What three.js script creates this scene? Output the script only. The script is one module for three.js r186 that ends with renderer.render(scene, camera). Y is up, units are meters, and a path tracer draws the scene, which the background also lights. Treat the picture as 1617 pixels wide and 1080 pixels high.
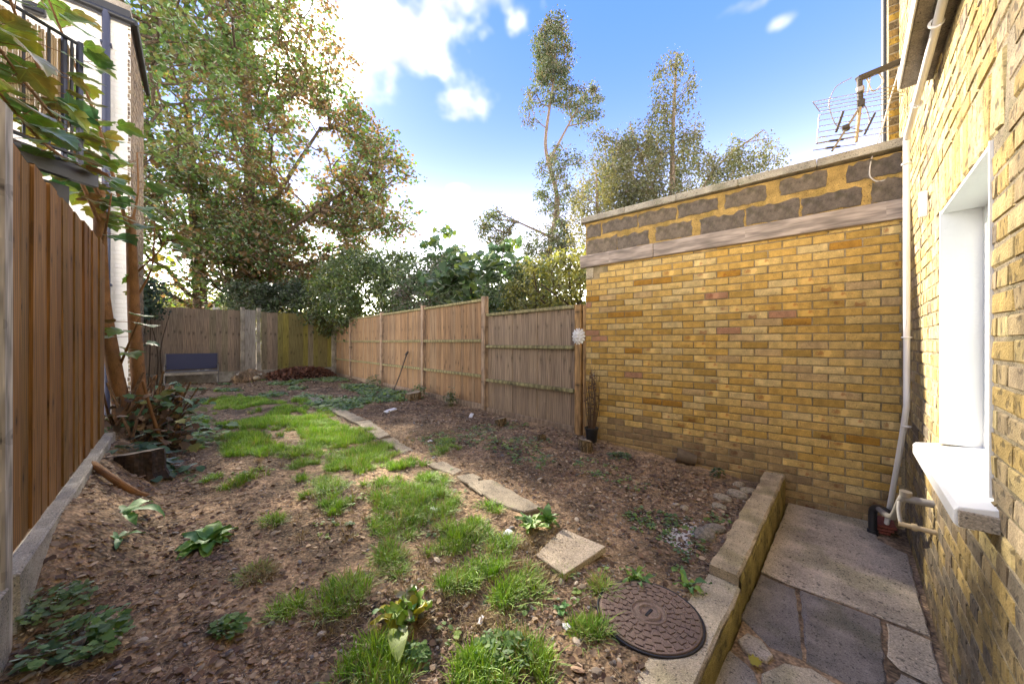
import * as THREE from 'three';
import { mergeGeometries } from 'three/addons/utils/BufferGeometryUtils.js';

// ---------- camera, sky, sun, exposure ----------
const scene = new THREE.Scene();
const camera = new THREE.PerspectiveCamera(87.2, 1024 / 683, 0.05, 600);
camera.position.set(0, 1.25, 0);
camera.lookAt(0.6636, 1.25, -0.7481);
const renderer = new THREE.WebGLRenderer({ antialias: true });
renderer.setSize(1024, 683);
renderer.toneMapping = THREE.LinearToneMapping;
renderer.toneMappingExposure = 8.6;
renderer.shadowMap.enabled = true;
const SUN = new THREE.Vector3(0.1505, 0.5531, -0.8194).normalize();
const sun = new THREE.DirectionalLight(new THREE.Color(1, 0.90, 0.74), 2.25);
sun.position.copy(SUN).multiplyScalar(60);
sun.castShadow = true;
sun.shadow.camera.left = -20; sun.shadow.camera.right = 20; sun.shadow.camera.top = 20; sun.shadow.camera.bottom = -20; sun.shadow.camera.far = 140;
sun.shadow.mapSize.set(4096, 4096);
sun.shadow.radius = 4;
scene.add(sun); scene.add(sun.target);

// ---------- small tools ----------
function mulberry(a) { return () => { a |= 0; a = a + 0x6D2B79F5 | 0; let t = Math.imul(a ^ a >>> 15, 1 | a); t = t + Math.imul(t ^ t >>> 7, 61 | t) ^ t; return ((t ^ t >>> 14) >>> 0) / 4294967296; }; }
const R = mulberry(11);
const rr = (a, b, r = R) => a + (b - a) * r();
const gauss = (r = R) => (r() + r() + r() + r() - 2) * 1.0;
const mix = (a, b, t) => a + (b - a) * t;
const clamp = (x, a = 0, b = 1) => Math.min(b, Math.max(a, x));
const sstep = (a, b, x) => { const t = clamp((x - a) / (b - a)); return t * t * (3 - 2 * t); };
function hash3(x, y, z) { let h = Math.imul(x, 374761393) ^ Math.imul(y, 668265263) ^ Math.imul(z, 2147483647 ^ 91357); h = Math.imul(h ^ h >>> 13, 1274126177); h ^= h >>> 16; return (h >>> 0) / 4294967296; }
function noise3(x, y, z, per = 0) {
  const X = Math.floor(x), Y = Math.floor(y), Z = Math.floor(z), fx = x - X, fy = y - Y, fz = z - Z;
  const u = fx * fx * (3 - 2 * fx), v = fy * fy * (3 - 2 * fy), w = fz * fz * (3 - 2 * fz);
  const W = per ? (k) => ((k % per) + per) % per : (k) => k;
  const h = (a, b, c) => hash3(W(X + a), W(Y + b), Z + c);
  return mix(mix(mix(h(0, 0, 0), h(1, 0, 0), u), mix(h(0, 1, 0), h(1, 1, 0), u), v), mix(mix(h(0, 0, 1), h(1, 0, 1), u), mix(h(0, 1, 1), h(1, 1, 1), u), v), w);
}
function fbm(x, y, z, o = 4, per = 0) { let s = 0, a = 0.5, n = 0; for (let i = 0; i < o; i++) { s += a * noise3(x, y, z + i * 17, per); n += a; x *= 2; y *= 2; z *= 2; per *= 2; a *= 0.5; } return s / n; }
const V = (x, y, z) => new THREE.Vector3(x, y, z);
const lin = (r, g, b) => new THREE.Color().setRGB(r, g, b);

// sky: computed air and clouds
{
  const w = 2048, h = 1024, data = new Float32Array(w * h * 4);
  const cl = [[31, 43, 8, 5], [38, 42, 5, 4], [22, 42, 8, 5], [33.5, 33, 4.6, 2.8], [26, 37.5, 4, 2.2], [76, 38, 3.6, 0.9], [78.5, 35.5, 1.6, 0.8], [33, 23, 1.6, 0.7], [80, 20, 7, 3], [15, 36, 6, 5], [30, 55, 13, 9], [-12, 38, 12, 9], [-30, 22, 16, 6]];
  const rc = mulberry(77);
  for (let i = 0; i < 75; i++) { const a = 100 + 220 * rc(), e = 12 + 60 * rc(); cl.push([a, e, 6 + 9 * rc(), 4 + 5 * rc()]); }  // unseen clouds outside the view, added in number to brighten the ambient light
  const C = cl.map(([a, e, ra, re]) => { a *= Math.PI / 180; e *= Math.PI / 180; return [Math.sin(a) * Math.cos(e), Math.sin(e), -Math.cos(a) * Math.cos(e), a, e, ra * Math.PI / 180, re * Math.PI / 180]; });
  for (let j = 0; j < h; j++) {
    const el = ((j + 0.5) / h - 0.5) * Math.PI, y = Math.sin(el), ce = Math.cos(el);
    for (let i = 0; i < w; i++) {
      const ph = ((i + 0.5) / w - 0.5) * 2 * Math.PI, x = Math.cos(ph) * ce, z = Math.sin(ph) * ce;
      const e = Math.max(0, el) * 180 / Math.PI;
      const t1 = Math.exp(-e / 5.3), t2 = Math.exp(-e / 26);  // horizon haze, strengthened beyond its look to add ambient fill
      let r = 0.0125 + 0.050 * t2 + 5.4 * t1, g = 0.041 + 0.063 * t2 + 4.9 * t1, b = 0.165 + 0.075 * t2 + 4.1 * t1;
      let d = 0;
      const f1 = fbm(x * 5 + 9, y * 8, z * 5, 5), f2 = fbm(x * 18, y * 24 + 3, z * 18, 4);
      if (el > -0.05) for (const c of C) {
        if (x * c[0] + y * c[1] + z * c[2] < 0.75) continue;
        let da = Math.atan2(x, -z) - c[3]; while (da > Math.PI) da -= 2 * Math.PI; while (da < -Math.PI) da += 2 * Math.PI;
        const de = (el - c[4]) / c[6], dd = da * Math.cos(c[4]) / c[5];
        d += Math.exp(-(dd * dd + de * de));
      }
      d = sstep(0.30, 1.0, Math.min(d, 1.5) * (3.2 * f1 - 0.85) + (f2 - 0.5) * 1.3 * sstep(0.02, 0.4, d));
      const ct = 0.07 + 0.12 * f2;
      r = mix(r, 1.12 * ct, d * 0.92); g = mix(g, 1.14 * ct, d * 0.92); b = mix(b, 1.2 * ct, d * 0.92);
      const cs = clamp(x * SUN.x + y * SUN.y + z * SUN.z, -1, 1), th = Math.acos(cs) * 180 / Math.PI;
      const gl = 1.1 * Math.exp(-th * th / 16) + 0.075 * Math.exp(-th / 9);
      r += gl; g += gl * 0.95; b += gl * 0.84;
      if (el < 0) { const k = sstep(0, 0.2, -el); r = mix(r, 0.12, k); g = mix(g, 0.11, k); b = mix(b, 0.09, k); }
      const o = (j * w + i) * 4; data[o] = r; data[o + 1] = g; data[o + 2] = b; data[o + 3] = 1;
    }
  }
  const sky = new THREE.DataTexture(data, w, h, THREE.RGBAFormat, THREE.FloatType);
  sky.mapping = THREE.EquirectangularReflectionMapping; sky.magFilter = THREE.LinearFilter; sky.minFilter = THREE.LinearFilter; sky.needsUpdate = true;
  scene.background = sky; scene.environment = sky;
}

// ---------- naming ----------
const used = new Map();
function numbered(n) { const k = used.get(n) || 0; used.set(n, k + 1); return k ? n + '_' + String(k).padStart(3, '0') : n; }
function tag(o, label, category, group, kind) { if (label) o.userData.label = label; if (category) o.userData.category = category; if (group) o.userData.group = group; if (kind) o.userData.kind = kind; return o; }
function thing(name, label, category, pos = [0, 0, 0], turn = 0, group) { const g = new THREE.Group(); g.name = numbered(name); g.position.set(...pos); g.rotation.y = turn; scene.add(g); return tag(g, label, category, group); }
function part(parent, name, geo, mat, pos, kind) { const m = new THREE.Mesh(geo, mat); m.name = name; if (pos) m.position.set(...pos); if (kind) m.userData.kind = kind; parent.add(m); return m; }
function solo(name, geo, mat, label, category, pos = [0, 0, 0], group) { const m = new THREE.Mesh(geo, mat); m.name = numbered(name); m.position.set(...pos); scene.add(m); return tag(m, label, category, group); }
function struct(name, geo, mat) { const m = new THREE.Mesh(geo, mat); m.name = numbered(name); m.userData.kind = 'structure'; scene.add(m); return m; }
const turnOf = (dx, dz) => Math.atan2(-dz, dx);         // local +x along (dx,dz); local +z is the wall's outward face

// ---------- textures ----------
function tex(w, h, fn, srgb = true) {
  const d = new Uint8Array(w * h * 4);
  for (let j = 0; j < h; j++) for (let i = 0; i < w; i++) { const c = fn(i / w, j / h); const o = (j * w + i) * 4; for (let k = 0; k < 3; k++) d[o + k] = clamp(c.length ? c[k] : c) * 255; d[o + 3] = 255; }
  const t = new THREE.DataTexture(d, w, h, THREE.RGBAFormat); t.wrapS = t.wrapT = THREE.RepeatWrapping; t.magFilter = THREE.LinearFilter; t.minFilter = THREE.LinearMipmapLinearFilter; t.generateMipmaps = true;
  if (srgb) t.colorSpace = THREE.SRGBColorSpace; t.needsUpdate = true; return t;
}
const rep = (t, x, y = x) => { const c = t.clone(); c.repeat.set(x, y); c.needsUpdate = true; return c; };
const fine = (u, v, p, s = 0) => noise3(u * p, v * p, s, p);
// mottled clay: grey multiplier with specks
const tClay = tex(512, 512, (u, v) => { const a = fbm(u * 8, v * 8, 1, 5, 8), b = fine(u, v, 128, 5), c = fine(u, v, 40, 7); let k = 0.72 + 0.3 * a + 0.14 * (b - 0.5); if (c > 0.86) k -= 0.22 * (c - 0.86) / 0.14; if (b > 0.94) k += 0.1; return [k * 1.0, k * 0.985, k * 0.96]; });
const tClay2 = tex(512, 512, (u, v) => { const a = fbm(u * 5, v * 5, 41, 5, 5), b = fine(u, v, 110, 45), c = fbm(u * 10, v * 10, 51, 4, 10); let k = 0.70 + 0.36 * a + 0.16 * (b - 0.5); const o = sstep(0.62, 0.8, c) * 0.24, w = sstep(0.60, 0.76, a) * 0.10; return [k * (1 - o * 0.55) + w, k * (0.985 - o * 0.95) + w * 0.9, k * (0.95 - o) + w * 0.8]; });
const tClayB = tex(512, 512, (u, v) => { const a = fbm(u * 16, v * 16, 3, 5, 16), b = fine(u, v, 160, 5); return 0.5 * a + 0.5 * b; }, false);
// old stock brick: soot and blotch
const tStock = tex(512, 512, (u, v) => { const a = fbm(u * 6, v * 6, 11, 5, 6), b = fine(u, v, 100, 15), s = fbm(u * 14, v * 14, 21, 4, 14); let k = 0.62 + 0.45 * a + 0.16 * (b - 0.5); const soot = sstep(0.56, 0.74, s) * 0.32; return [k * (1 - soot), k * (0.985 - soot * 0.98), k * (0.95 - soot * 0.85)]; });
const tConc = tex(1024, 1024, (u, v) => { const a = fbm(u * 7, v * 7, 2, 5, 7), b = fine(u, v, 220, 5), c = fine(u, v, 90, 8), l = fbm(u * 4, v * 4, 31, 4, 4); let k = 0.66 + 0.34 * a + 0.24 * (b - 0.5); if (c > 0.8) k += 0.12 * (c - 0.8) * 5; if (c < 0.16) k -= 0.25; const lich = sstep(0.56, 0.72, l) * 0.06; return [k - lich * 0.6, k * 0.98 - lich * 0.45, k * 0.94 - lich]; });
const tConcB = tex(512, 512, (u, v) => 0.55 * fine(u, v, 120, 5) + 0.45 * fbm(u * 12, v * 12, 2, 4, 12), false);
const tWood = tex(256, 1024, (u, v) => {
  const wv = fbm(u * 4, v * 4, 3, 3, 4) * 1.6; const g = 0.5 + 0.5 * Math.sin((u * 9 + wv) * Math.PI * 2); const f = noise3(u * 128, v * 12, 4, 128) * 0.6 + noise3(u * 48, v * 5, 9, 48) * 0.4;
  let k = 0.74 + 0.14 * g + 0.36 * (f - 0.5) + 0.16 * (fbm(u * 3, v * 6, 7, 3, 3) - 0.5);
  for (const [a, b, r] of [[0.3, 0.2, 0.05], [0.7, 0.55, 0.06], [0.45, 0.83, 0.04], [0.15, 0.66, 0.035]]) { const dx = (u - a) * 1, dy = (v - b) * 3.2, q = Math.sqrt(dx * dx + dy * dy); if (q < r) k *= 0.45 + 0.4 * q / r; else if (q < r * 2.2) k *= 0.9; }
  return [k, k * 0.97, k * 0.93];
});
const tWoodB = tex(256, 512, (u, v) => noise3(u * 96, v * 8, 4, 96) * 0.6 + noise3(u * 32, v * 4, 9, 32) * 0.4, false);
const tBark = tex(256, 512, (u, v) => { const r = Math.abs(noise3(u * 24 + 2 * noise3(u * 6, v * 6, 2, 6), v * 10, 3, 0) - 0.5) * 2; const k = 0.5 + 0.5 * r + 0.25 * (fine(u, v, 64, 4) - 0.5); return [k, k * 0.95, k * 0.9]; });
const tSoil = tex(1024, 1024, (u, v) => { const a = fbm(u * 6, v * 6, 5, 6, 6), b = fine(u, v, 200, 5), c = fbm(u * 40, v * 40, 9, 3, 40); const k = 0.20 + 0.64 * a + 0.36 * (c - 0.5) + 0.28 * (b - 0.5); return [k * 1.0, k * 0.89, k * 0.76]; });
const tSoilB = tex(512, 512, (u, v) => fbm(u * 24, v * 24, 9, 5, 24), false);

const M = {};
const std = (color, o = {}) => new THREE.MeshStandardMaterial({ color, roughness: 0.9, ...o });
const concrete = (r, g, b, s = 1.2, bs = 0.004) => std(lin(r, g, b), { map: rep(tConc, s), bumpMap: rep(tConcB, s * 2.5), bumpScale: bs, roughness: 0.95 });
M.concPale = concrete(0.72, 0.63, 0.48);
M.concPath = concrete(0.78, 0.68, 0.54, 1.0, 0.005);
M.concGrey = concrete(0.54, 0.49, 0.425, 1.3, 0.004);
M.concDark = concrete(0.37, 0.335, 0.30, 1.6, 0.003);
M.kerb = concrete(0.76, 0.63, 0.43, 1.7, 0.006);
M.slab = concrete(0.72, 0.62, 0.49, 0.9, 0.002);
M.step = concrete(0.50, 0.44, 0.35, 1.4, 0.006);
M.post = concrete(0.55, 0.52, 0.46, 1.5, 0.003);
M.white = std(lin(0.74, 0.74, 0.73), { roughness: 0.45, bumpMap: rep(tConcB, 1.2), bumpScale: 0.0012 });
M.upvc = new THREE.MeshPhysicalMaterial({ color: lin(0.82, 0.83, 0.83), roughness: 0.3 });
M.plaster = std(lin(0.8, 0.78, 0.74), { roughness: 0.85 });
M.pipeWhite = new THREE.MeshPhysicalMaterial({ color: lin(0.78, 0.77, 0.77), roughness: 0.4 });
M.pipeGrey = std(lin(0.22, 0.205, 0.185), { roughness: 0.6 });
M.black = std(lin(0.02, 0.02, 0.022), { roughness: 0.45 });
M.navyPipe = std(lin(0.035, 0.04, 0.075), { roughness: 0.4 });
M.iron = std(lin(0.07, 0.06, 0.055), { roughness: 0.7, metalness: 0.4 });
M.alu = std(lin(0.32, 0.29, 0.26), { roughness: 0.45, metalness: 0.7 });
M.brass = std(lin(0.42, 0.33, 0.2), { roughness: 0.6, metalness: 0.3 });
M.terra = std(lin(0.30, 0.085, 0.06), { map: rep(tClay, 3), roughness: 0.85 });
M.soil = std(lin(0.84, 0.73, 0.58), { map: rep(tSoil, 0.55), bumpMap: rep(tSoilB, 1.6), bumpScale: 0.02, roughness: 1 });
M.earth = std(lin(0.25, 0.22, 0.18), { map: rep(tSoil, 0.3), roughness: 1 });
M.bark = std(lin(0.24, 0.19, 0.14), { map: rep(tBark, 1, 1), bumpMap: rep(tBark, 1, 1), bumpScale: 0.02, roughness: 1 });
M.barkPale = std(lin(0.36, 0.30, 0.24), { map: rep(tBark, 1, 1), roughness: 1 });
M.stemBrown = std(lin(0.34, 0.17, 0.065), { map: rep(tClay, 1, 1), bumpMap: rep(tBark, 2, 2), bumpScale: 0.002, roughness: 0.8 });
M.dryStem = std(lin(0.28, 0.18, 0.10), { map: rep(tBark, 1, 1), roughness: 0.95 });
M.glass = new THREE.MeshPhysicalMaterial({ color: lin(0.9, 0.95, 0.95), roughness: 0.03, transmission: 1, thickness: 0 });
const wood = (r, g, b) => std(lin(r, g, b), { map: tWood, bumpMap: tWoodB, bumpScale: 0.003, roughness: 0.88 });
const leafMat = (tr = 0.4, rough = 0.85) => new THREE.MeshPhysicalMaterial({ color: 0xffffff, roughness: rough, transmission: tr, thickness: 0, side: THREE.DoubleSide });
M.leafI = leafMat(0.6);
M.paleTimber = wood(0.6, 0.58, 0.53);
const leafOne = (r, g, b, tr = 0.35, rough = 0.6) => new THREE.MeshPhysicalMaterial({ color: lin(r, g, b), roughness: rough, transmission: tr, thickness: 0, side: THREE.DoubleSide });

// ---------- geometry helpers ----------
function box(w, h, d, x = 0, y = 0, z = 0) { const g = new THREE.BoxGeometry(w, h, d); g.translate(x, y, z); return boxUV(g); }
function boxUV(g) {                                       // uv in metres from the dominant face axis
  const q = g.index ? g.toNonIndexed() : g; q.computeVertexNormals(); const p = q.attributes.position, n = q.attributes.normal, uv = new Float32Array(p.count * 2);
  for (let i = 0; i < p.count; i++) { const ax = Math.abs(n.getX(i)), ay = Math.abs(n.getY(i)), az = Math.abs(n.getZ(i)); let u, v; if (ay > ax && ay > az) { u = p.getX(i); v = p.getZ(i); } else if (ax > az) { u = p.getZ(i); v = p.getY(i); } else { u = p.getX(i); v = p.getY(i); } uv[i * 2] = u; uv[i * 2 + 1] = v; }
  q.setAttribute('uv', new THREE.BufferAttribute(uv, 2)); return q;
}
function bevelBox(w, h, d, b = 0.006, jit = 0.002, r = R) {  // 44 triangles, bevelled and a little uneven, centred
  const P = [], I = []; const add = (x, y, z) => { P.push(x + (r() - .5) * jit, y + (r() - .5) * jit, z + (r() - .5) * jit); return P.length / 3 - 1; };
  const vid = {};
  for (const sx of [-1, 1]) for (const sy of [-1, 1]) for (const sz of [-1, 1]) { const X = sx * w / 2, Y = sy * h / 2, Z = sz * d / 2; vid[[sx, sy, sz, 0]] = add(X, Y - sy * b, Z - sz * b); vid[[sx, sy, sz, 1]] = add(X - sx * b, Y, Z - sz * b); vid[[sx, sy, sz, 2]] = add(X - sx * b, Y - sy * b, Z); }
  const tri = (a, b2, c) => { const A = V(...P.slice(a * 3, a * 3 + 3)), B = V(...P.slice(b2 * 3, b2 * 3 + 3)), C = V(...P.slice(c * 3, c * 3 + 3)); const n = B.clone().sub(A).cross(C.clone().sub(A)), m = A.clone().add(B).add(C); if (n.dot(m) < 0) I.push(a, c, b2); else I.push(a, b2, c); };
  const quad = (a, b2, c, e) => { tri(a, b2, c); tri(a, c, e); };
  const S = [[-1, -1], [1, -1], [1, 1], [-1, 1]];
  for (const s of [-1, 1]) { quad(...S.map(([a, c]) => vid[[s, a, c, 0]])); quad(...S.map(([a, c]) => vid[[a, s, c, 1]])); quad(...S.map(([a, c]) => vid[[a, c, s, 2]])); }
  for (const a of [-1, 1]) for (const c of [-1, 1]) { quad(vid[[a, c, -1, 0]], vid[[a, c, 1, 0]], vid[[a, c, 1, 1]], vid[[a, c, -1, 1]]); quad(vid[[a, -1, c, 0]], vid[[a, 1, c, 0]], vid[[a, 1, c, 2]], vid[[a, -1, c, 2]]); quad(vid[[-1, a, c, 1]], vid[[1, a, c, 1]], vid[[1, a, c, 2]], vid[[-1, a, c, 2]]); }
  for (const a of [-1, 1]) for (const c of [-1, 1]) for (const e of [-1, 1]) tri(vid[[a, c, e, 0]], vid[[a, c, e, 1]], vid[[a, c, e, 2]]);
  const g = new THREE.BufferGeometry(); g.setAttribute('position', new THREE.Float32BufferAttribute(P, 3)); g.setIndex(I); return boxUV(g);
}
function offUV(g, du, dv, s = 1) { const uv = g.attributes.uv; for (let i = 0; i < uv.count; i++) uv.setXY(i, uv.getX(i) * s + du, uv.getY(i) * s + dv); return g; }
function brickGeo(l, h, d, bev, jit, r) {                  // front face at z = 0, 18 triangles
  const P = []; const ring = (L, H, z, j) => [[-L, -H], [L, -H], [L, H], [-L, H]].map(([x, y]) => { P.push([x + (r() - .5) * j, y + (r() - .5) * j, z + (r() - .5) * j * 0.6]); return P.length - 1; });
  const b0 = ring(l / 2, h / 2, -d, 0), b1 = ring(l / 2, h / 2, -bev, jit), b2 = ring(l / 2 - bev * (0.7 + r()), h / 2 - bev * (0.7 + 0.6 * r()), 0, jit);
  const T = []; const q = (a, b, c, e) => T.push(a, b, c, a, c, e);
  for (let i = 0; i < 4; i++) { const k = (i + 1) % 4; q(b0[i], b0[k], b1[k], b1[i]); q(b1[i], b1[k], b2[k], b2[i]); }
  q(b2[0], b2[1], b2[2], b2[3]);
  const g = new THREE.BufferGeometry(); g.setAttribute('position', new THREE.Float32BufferAttribute(P.flat(), 3)); g.setIndex(T); return boxUV(g);
}
function tube(pts, r0, r1 = r0, seg = 0, rad = 8) {         // tapered tube through points
  const c = new THREE.CatmullRomCurve3(pts.map((p) => p.isVector3 ? p : V(...p)), false, 'catmullrom', 0.4); const n = seg || pts.length * 5;
  const g = new THREE.TubeGeometry(c, n, 1, rad, false); const P = g.attributes.position, fr = [];
  for (let i = 0; i <= n; i++) fr.push(c.getPointAt(i / n));
  for (let i = 0; i <= n; i++) { const k = mix(r0, r1, i / n); for (let j = 0; j <= rad; j++) { const o = i * (rad + 1) + j; P.setXYZ(o, fr[i].x + (P.getX(o) - fr[i].x) * k, fr[i].y + (P.getY(o) - fr[i].y) * k, fr[i].z + (P.getZ(o) - fr[i].z) * k); } }
  const L = c.getLength(), uv = g.attributes.uv; for (let i = 0; i < uv.count; i++) uv.setXY(i, uv.getY(i), uv.getX(i) * L * 1.5);
  return capped(g, fr, r0, r1, rad, n);
}
function capped(g, fr, r0, r1, rad, n) {
  const P = g.attributes.position, pos = Array.from(P.array), uv = Array.from(g.attributes.uv.array), idx = Array.from(g.index.array), nor = Array.from(g.attributes.normal.array);
  for (const [i, s] of [[0, 1], [n, -1]]) { const dir = (i ? fr[n].clone().sub(fr[n - 1]) : fr[0].clone().sub(fr[1])).normalize(); const c0 = pos.length / 3; pos.push(fr[i].x, fr[i].y, fr[i].z); uv.push(.5, .5); nor.push(dir.x, dir.y, dir.z); const st = pos.length / 3; for (let j = 0; j <= rad; j++) { const o = i * (rad + 1) + j; pos.push(P.getX(o), P.getY(o), P.getZ(o)); uv.push(.5 + .3 * Math.cos(j), .5 + .3 * Math.sin(j)); nor.push(dir.x, dir.y, dir.z); } for (let j = 0; j < rad; j++) s > 0 ? idx.push(c0, st + j, st + j + 1) : idx.push(c0, st + j + 1, st + j); }
  const q = new THREE.BufferGeometry(); q.setAttribute('position', new THREE.Float32BufferAttribute(pos, 3)); q.setAttribute('normal', new THREE.Float32BufferAttribute(nor, 3)); q.setAttribute('uv', new THREE.Float32BufferAttribute(uv, 2)); q.setIndex(idx); return q;
}
const flat = (l) => mergeGeometries(l.map((g) => { const q = g.index ? g.toNonIndexed() : g; for (const k of Object.keys(q.attributes)) if (!['position', 'normal', 'uv'].includes(k)) q.deleteAttribute(k); return q; }));
const rod = (a, b, r, n = 6) => tube([a, b], r, r, 1, n);
function polySlab(pts, y0, y1, bev = 0.006, jit = 0.006, seed = 1, sub = 0.06) {   // flat stone with uneven outline; pts are [x, z]
  const r = mulberry(seed), out = [];
  for (let i = 0; i < pts.length; i++) { const a = pts[i], b = pts[(i + 1) % pts.length], L = Math.hypot(b[0] - a[0], b[1] - a[1]), n = Math.max(1, Math.round(L / sub)); for (let k = 0; k < n; k++) { const t = k / n; out.push([mix(a[0], b[0], t) + (r() - .5) * jit * 2, mix(a[1], b[1], t) + (r() - .5) * jit * 2]); } }
  const s = new THREE.Shape(out.map(([x, z]) => new THREE.Vector2(x, -z)));
  const g = new THREE.ExtrudeGeometry(s, { depth: y1 - y0 - bev, bevelEnabled: true, bevelThickness: bev, bevelSize: bev, bevelOffset: -bev, bevelSegments: 1 });
  g.rotateX(-Math.PI / 2); g.translate(0, y0, 0);
  const p = g.attributes.position; for (let i = 0; i < p.count; i++) if (p.getY(i) > y1 - bev * 1.5) p.setY(i, p.getY(i) + (noise3(p.getX(i) * 9, p.getZ(i) * 9, seed) - .5) * 0.008);
  return boxUV(g);
}
// leaves
function leafShape(lobes, n = 1, fold = 0.12) {            // outline as [x, y] from the base (0,0) to the tip (0,1); returns fan geometry lying in xz, y up
  const P = [[0, 0.0, 0.45 * 1]], half = lobes;
  const pos = [], idx = []; pos.push(0, 0.02, 0.45);
  const pts = [[0, 0], ...half, [0, 1]]; const all = [...pts, ...half.slice().reverse().map(([x, y]) => [-x, y])];
  for (const [x, y] of all) pos.push(x, Math.abs(x) * fold - 0.10 * y * y, y);
  for (let i = 0; i < all.length; i++) idx.push(0, 1 + (i + 1) % all.length, 1 + i);
  const g = new THREE.BufferGeometry(); g.setAttribute('position', new THREE.Float32BufferAttribute(pos, 3)); g.setIndex(idx); g.computeVertexNormals(); g.setAttribute('uv', new THREE.Float32BufferAttribute(pos.flatMap((_, i) => i % 3 === 0 ? [pos[i] + .5, pos[i + 2]] : []), 2)); return g;
}
const LF = {
  simple: leafShape([[0.26, 0.3], [0.24, 0.65]], 1, 0.3),
  round: leafShape([[0.36, 0.2], [0.42, 0.6], [0.2, 0.9]], 1, 0.2),
  maple: leafShape([[0.18, -0.06], [0.46, 0.04], [0.36, 0.2], [0.58, 0.46], [0.34, 0.5], [0.3, 0.78], [0.14, 0.76]], 1, 0.16),
  mapleBig: leafShape([[0.12, -0.08], [0.32, -0.06], [0.5, 0.06], [0.45, 0.14], [0.40, 0.2], [0.52, 0.3], [0.62, 0.5], [0.5, 0.5], [0.36, 0.5], [0.36, 0.64], [0.3, 0.8], [0.2, 0.78], [0.12, 0.88]], 1, 0.2),
  ivy: leafShape([[0.4, 0.06], [0.3, 0.3], [0.42, 0.45], [0.2, 0.6]], 1, 0.15),
  slim: leafShape([[0.13, 0.3], [0.1, 0.7]], 1, 0.3),
};
function bigLeaf(half, seed) {
  const r = mulberry(seed), pts = [[0, 0], ...half, [0, 1]], all = [...pts, ...half.slice().reverse().map(([x, y]) => [-x, y])], P = [], I = [], U = [], n = all.length, h = (x, y, k) => 0.24 * Math.abs(x) - 0.22 * (x * x) - 0.28 * (y - 0.3) * (y - 0.3) + (noise3(x * 4 + seed * 7, y * 4, k) - .5) * 0.10;
  const add = (x, y, k) => { P.push(x, h(x, y, k), y); U.push(x * 0.75 + 0.5, y * 0.85 + 0.1); }; add(0, 0.38, 0);
  for (const f of [0.5, 1]) for (const [x, y] of all) add(x * f, 0.38 + (y - 0.38) * f, f);
  for (let i = 0; i < n; i++) { const k = (i + 1) % n; I.push(0, 1 + k, 1 + i); I.push(1 + i, 1 + k, 1 + n + k, 1 + i, 1 + n + k, 1 + n + i); }
  const g = new THREE.BufferGeometry(); g.setAttribute('position', new THREE.Float32BufferAttribute(P, 3)); g.setAttribute('uv', new THREE.Float32BufferAttribute(U, 2)); g.setIndex(I); g.computeVertexNormals(); return g;
}
const MAPLE_HALF = [[0.12, -0.08], [0.32, -0.06], [0.5, 0.06], [0.45, 0.14], [0.40, 0.2], [0.52, 0.3], [0.62, 0.5], [0.5, 0.5], [0.36, 0.5], [0.36, 0.64], [0.3, 0.8], [0.2, 0.78], [0.12, 0.88]];
const BIGLEAF = [1, 2, 3, 4].map((k) => bigLeaf(MAPLE_HALF, k));
const tLeaf = tex(256, 256, (u, v) => { let k = 0.80 + 0.26 * (fbm(u * 6, v * 6, 3, 4, 6) - 0.5), d = 1; const x = (u - 0.5) / 0.75, y = (v - 0.1) / 0.85; for (const [tx, ty] of [[0, 1], [0.62, 0.5], [-0.62, 0.5], [0.5, 0.06], [-0.5, 0.06]]) { const l = tx * tx + ty * ty, t = clamp((x * tx + y * ty) / l); d = Math.min(d, Math.hypot(x - tx * t, y - ty * t) * (1 + t)); const s = Math.abs(((x * tx + y * ty) / l * 7 - Math.abs(x * ty - y * tx) * 6) % 1 - 0.5); if (s < 0.04) k += 0.05; } if (d < 0.018) k += 0.2; const b = fbm(u * 3 + 5, v * 3, 9, 3, 3); return [k + 0.18 * sstep(0.55, 0.75, b), k + 0.05 * sstep(0.55, 0.75, b), k]; });
const _q = new THREE.Quaternion(), _e = new THREE.Euler(), _m = new THREE.Matrix4(), _c = new THREE.Color();
function instanced(parent, name, geo, mat, list, kind = 'stuff') {   // list of [pos, euler, scale(Vector3|n), [r,g,b]]
  const im = new THREE.InstancedMesh(geo, mat, list.length); im.name = name; if (kind) im.userData.kind = kind;
  list.forEach(([p, e, s, c], i) => { _q.setFromEuler(_e.set(e[0], e[1], e[2], 'YXZ')); _m.compose(p, _q, s.isVector3 ? s : V(s, s, s)); im.setMatrixAt(i, _m); im.setColorAt(i, _c.setRGB(c[0], c[1], c[2])); });
  parent.add(im); return im;
}

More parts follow.
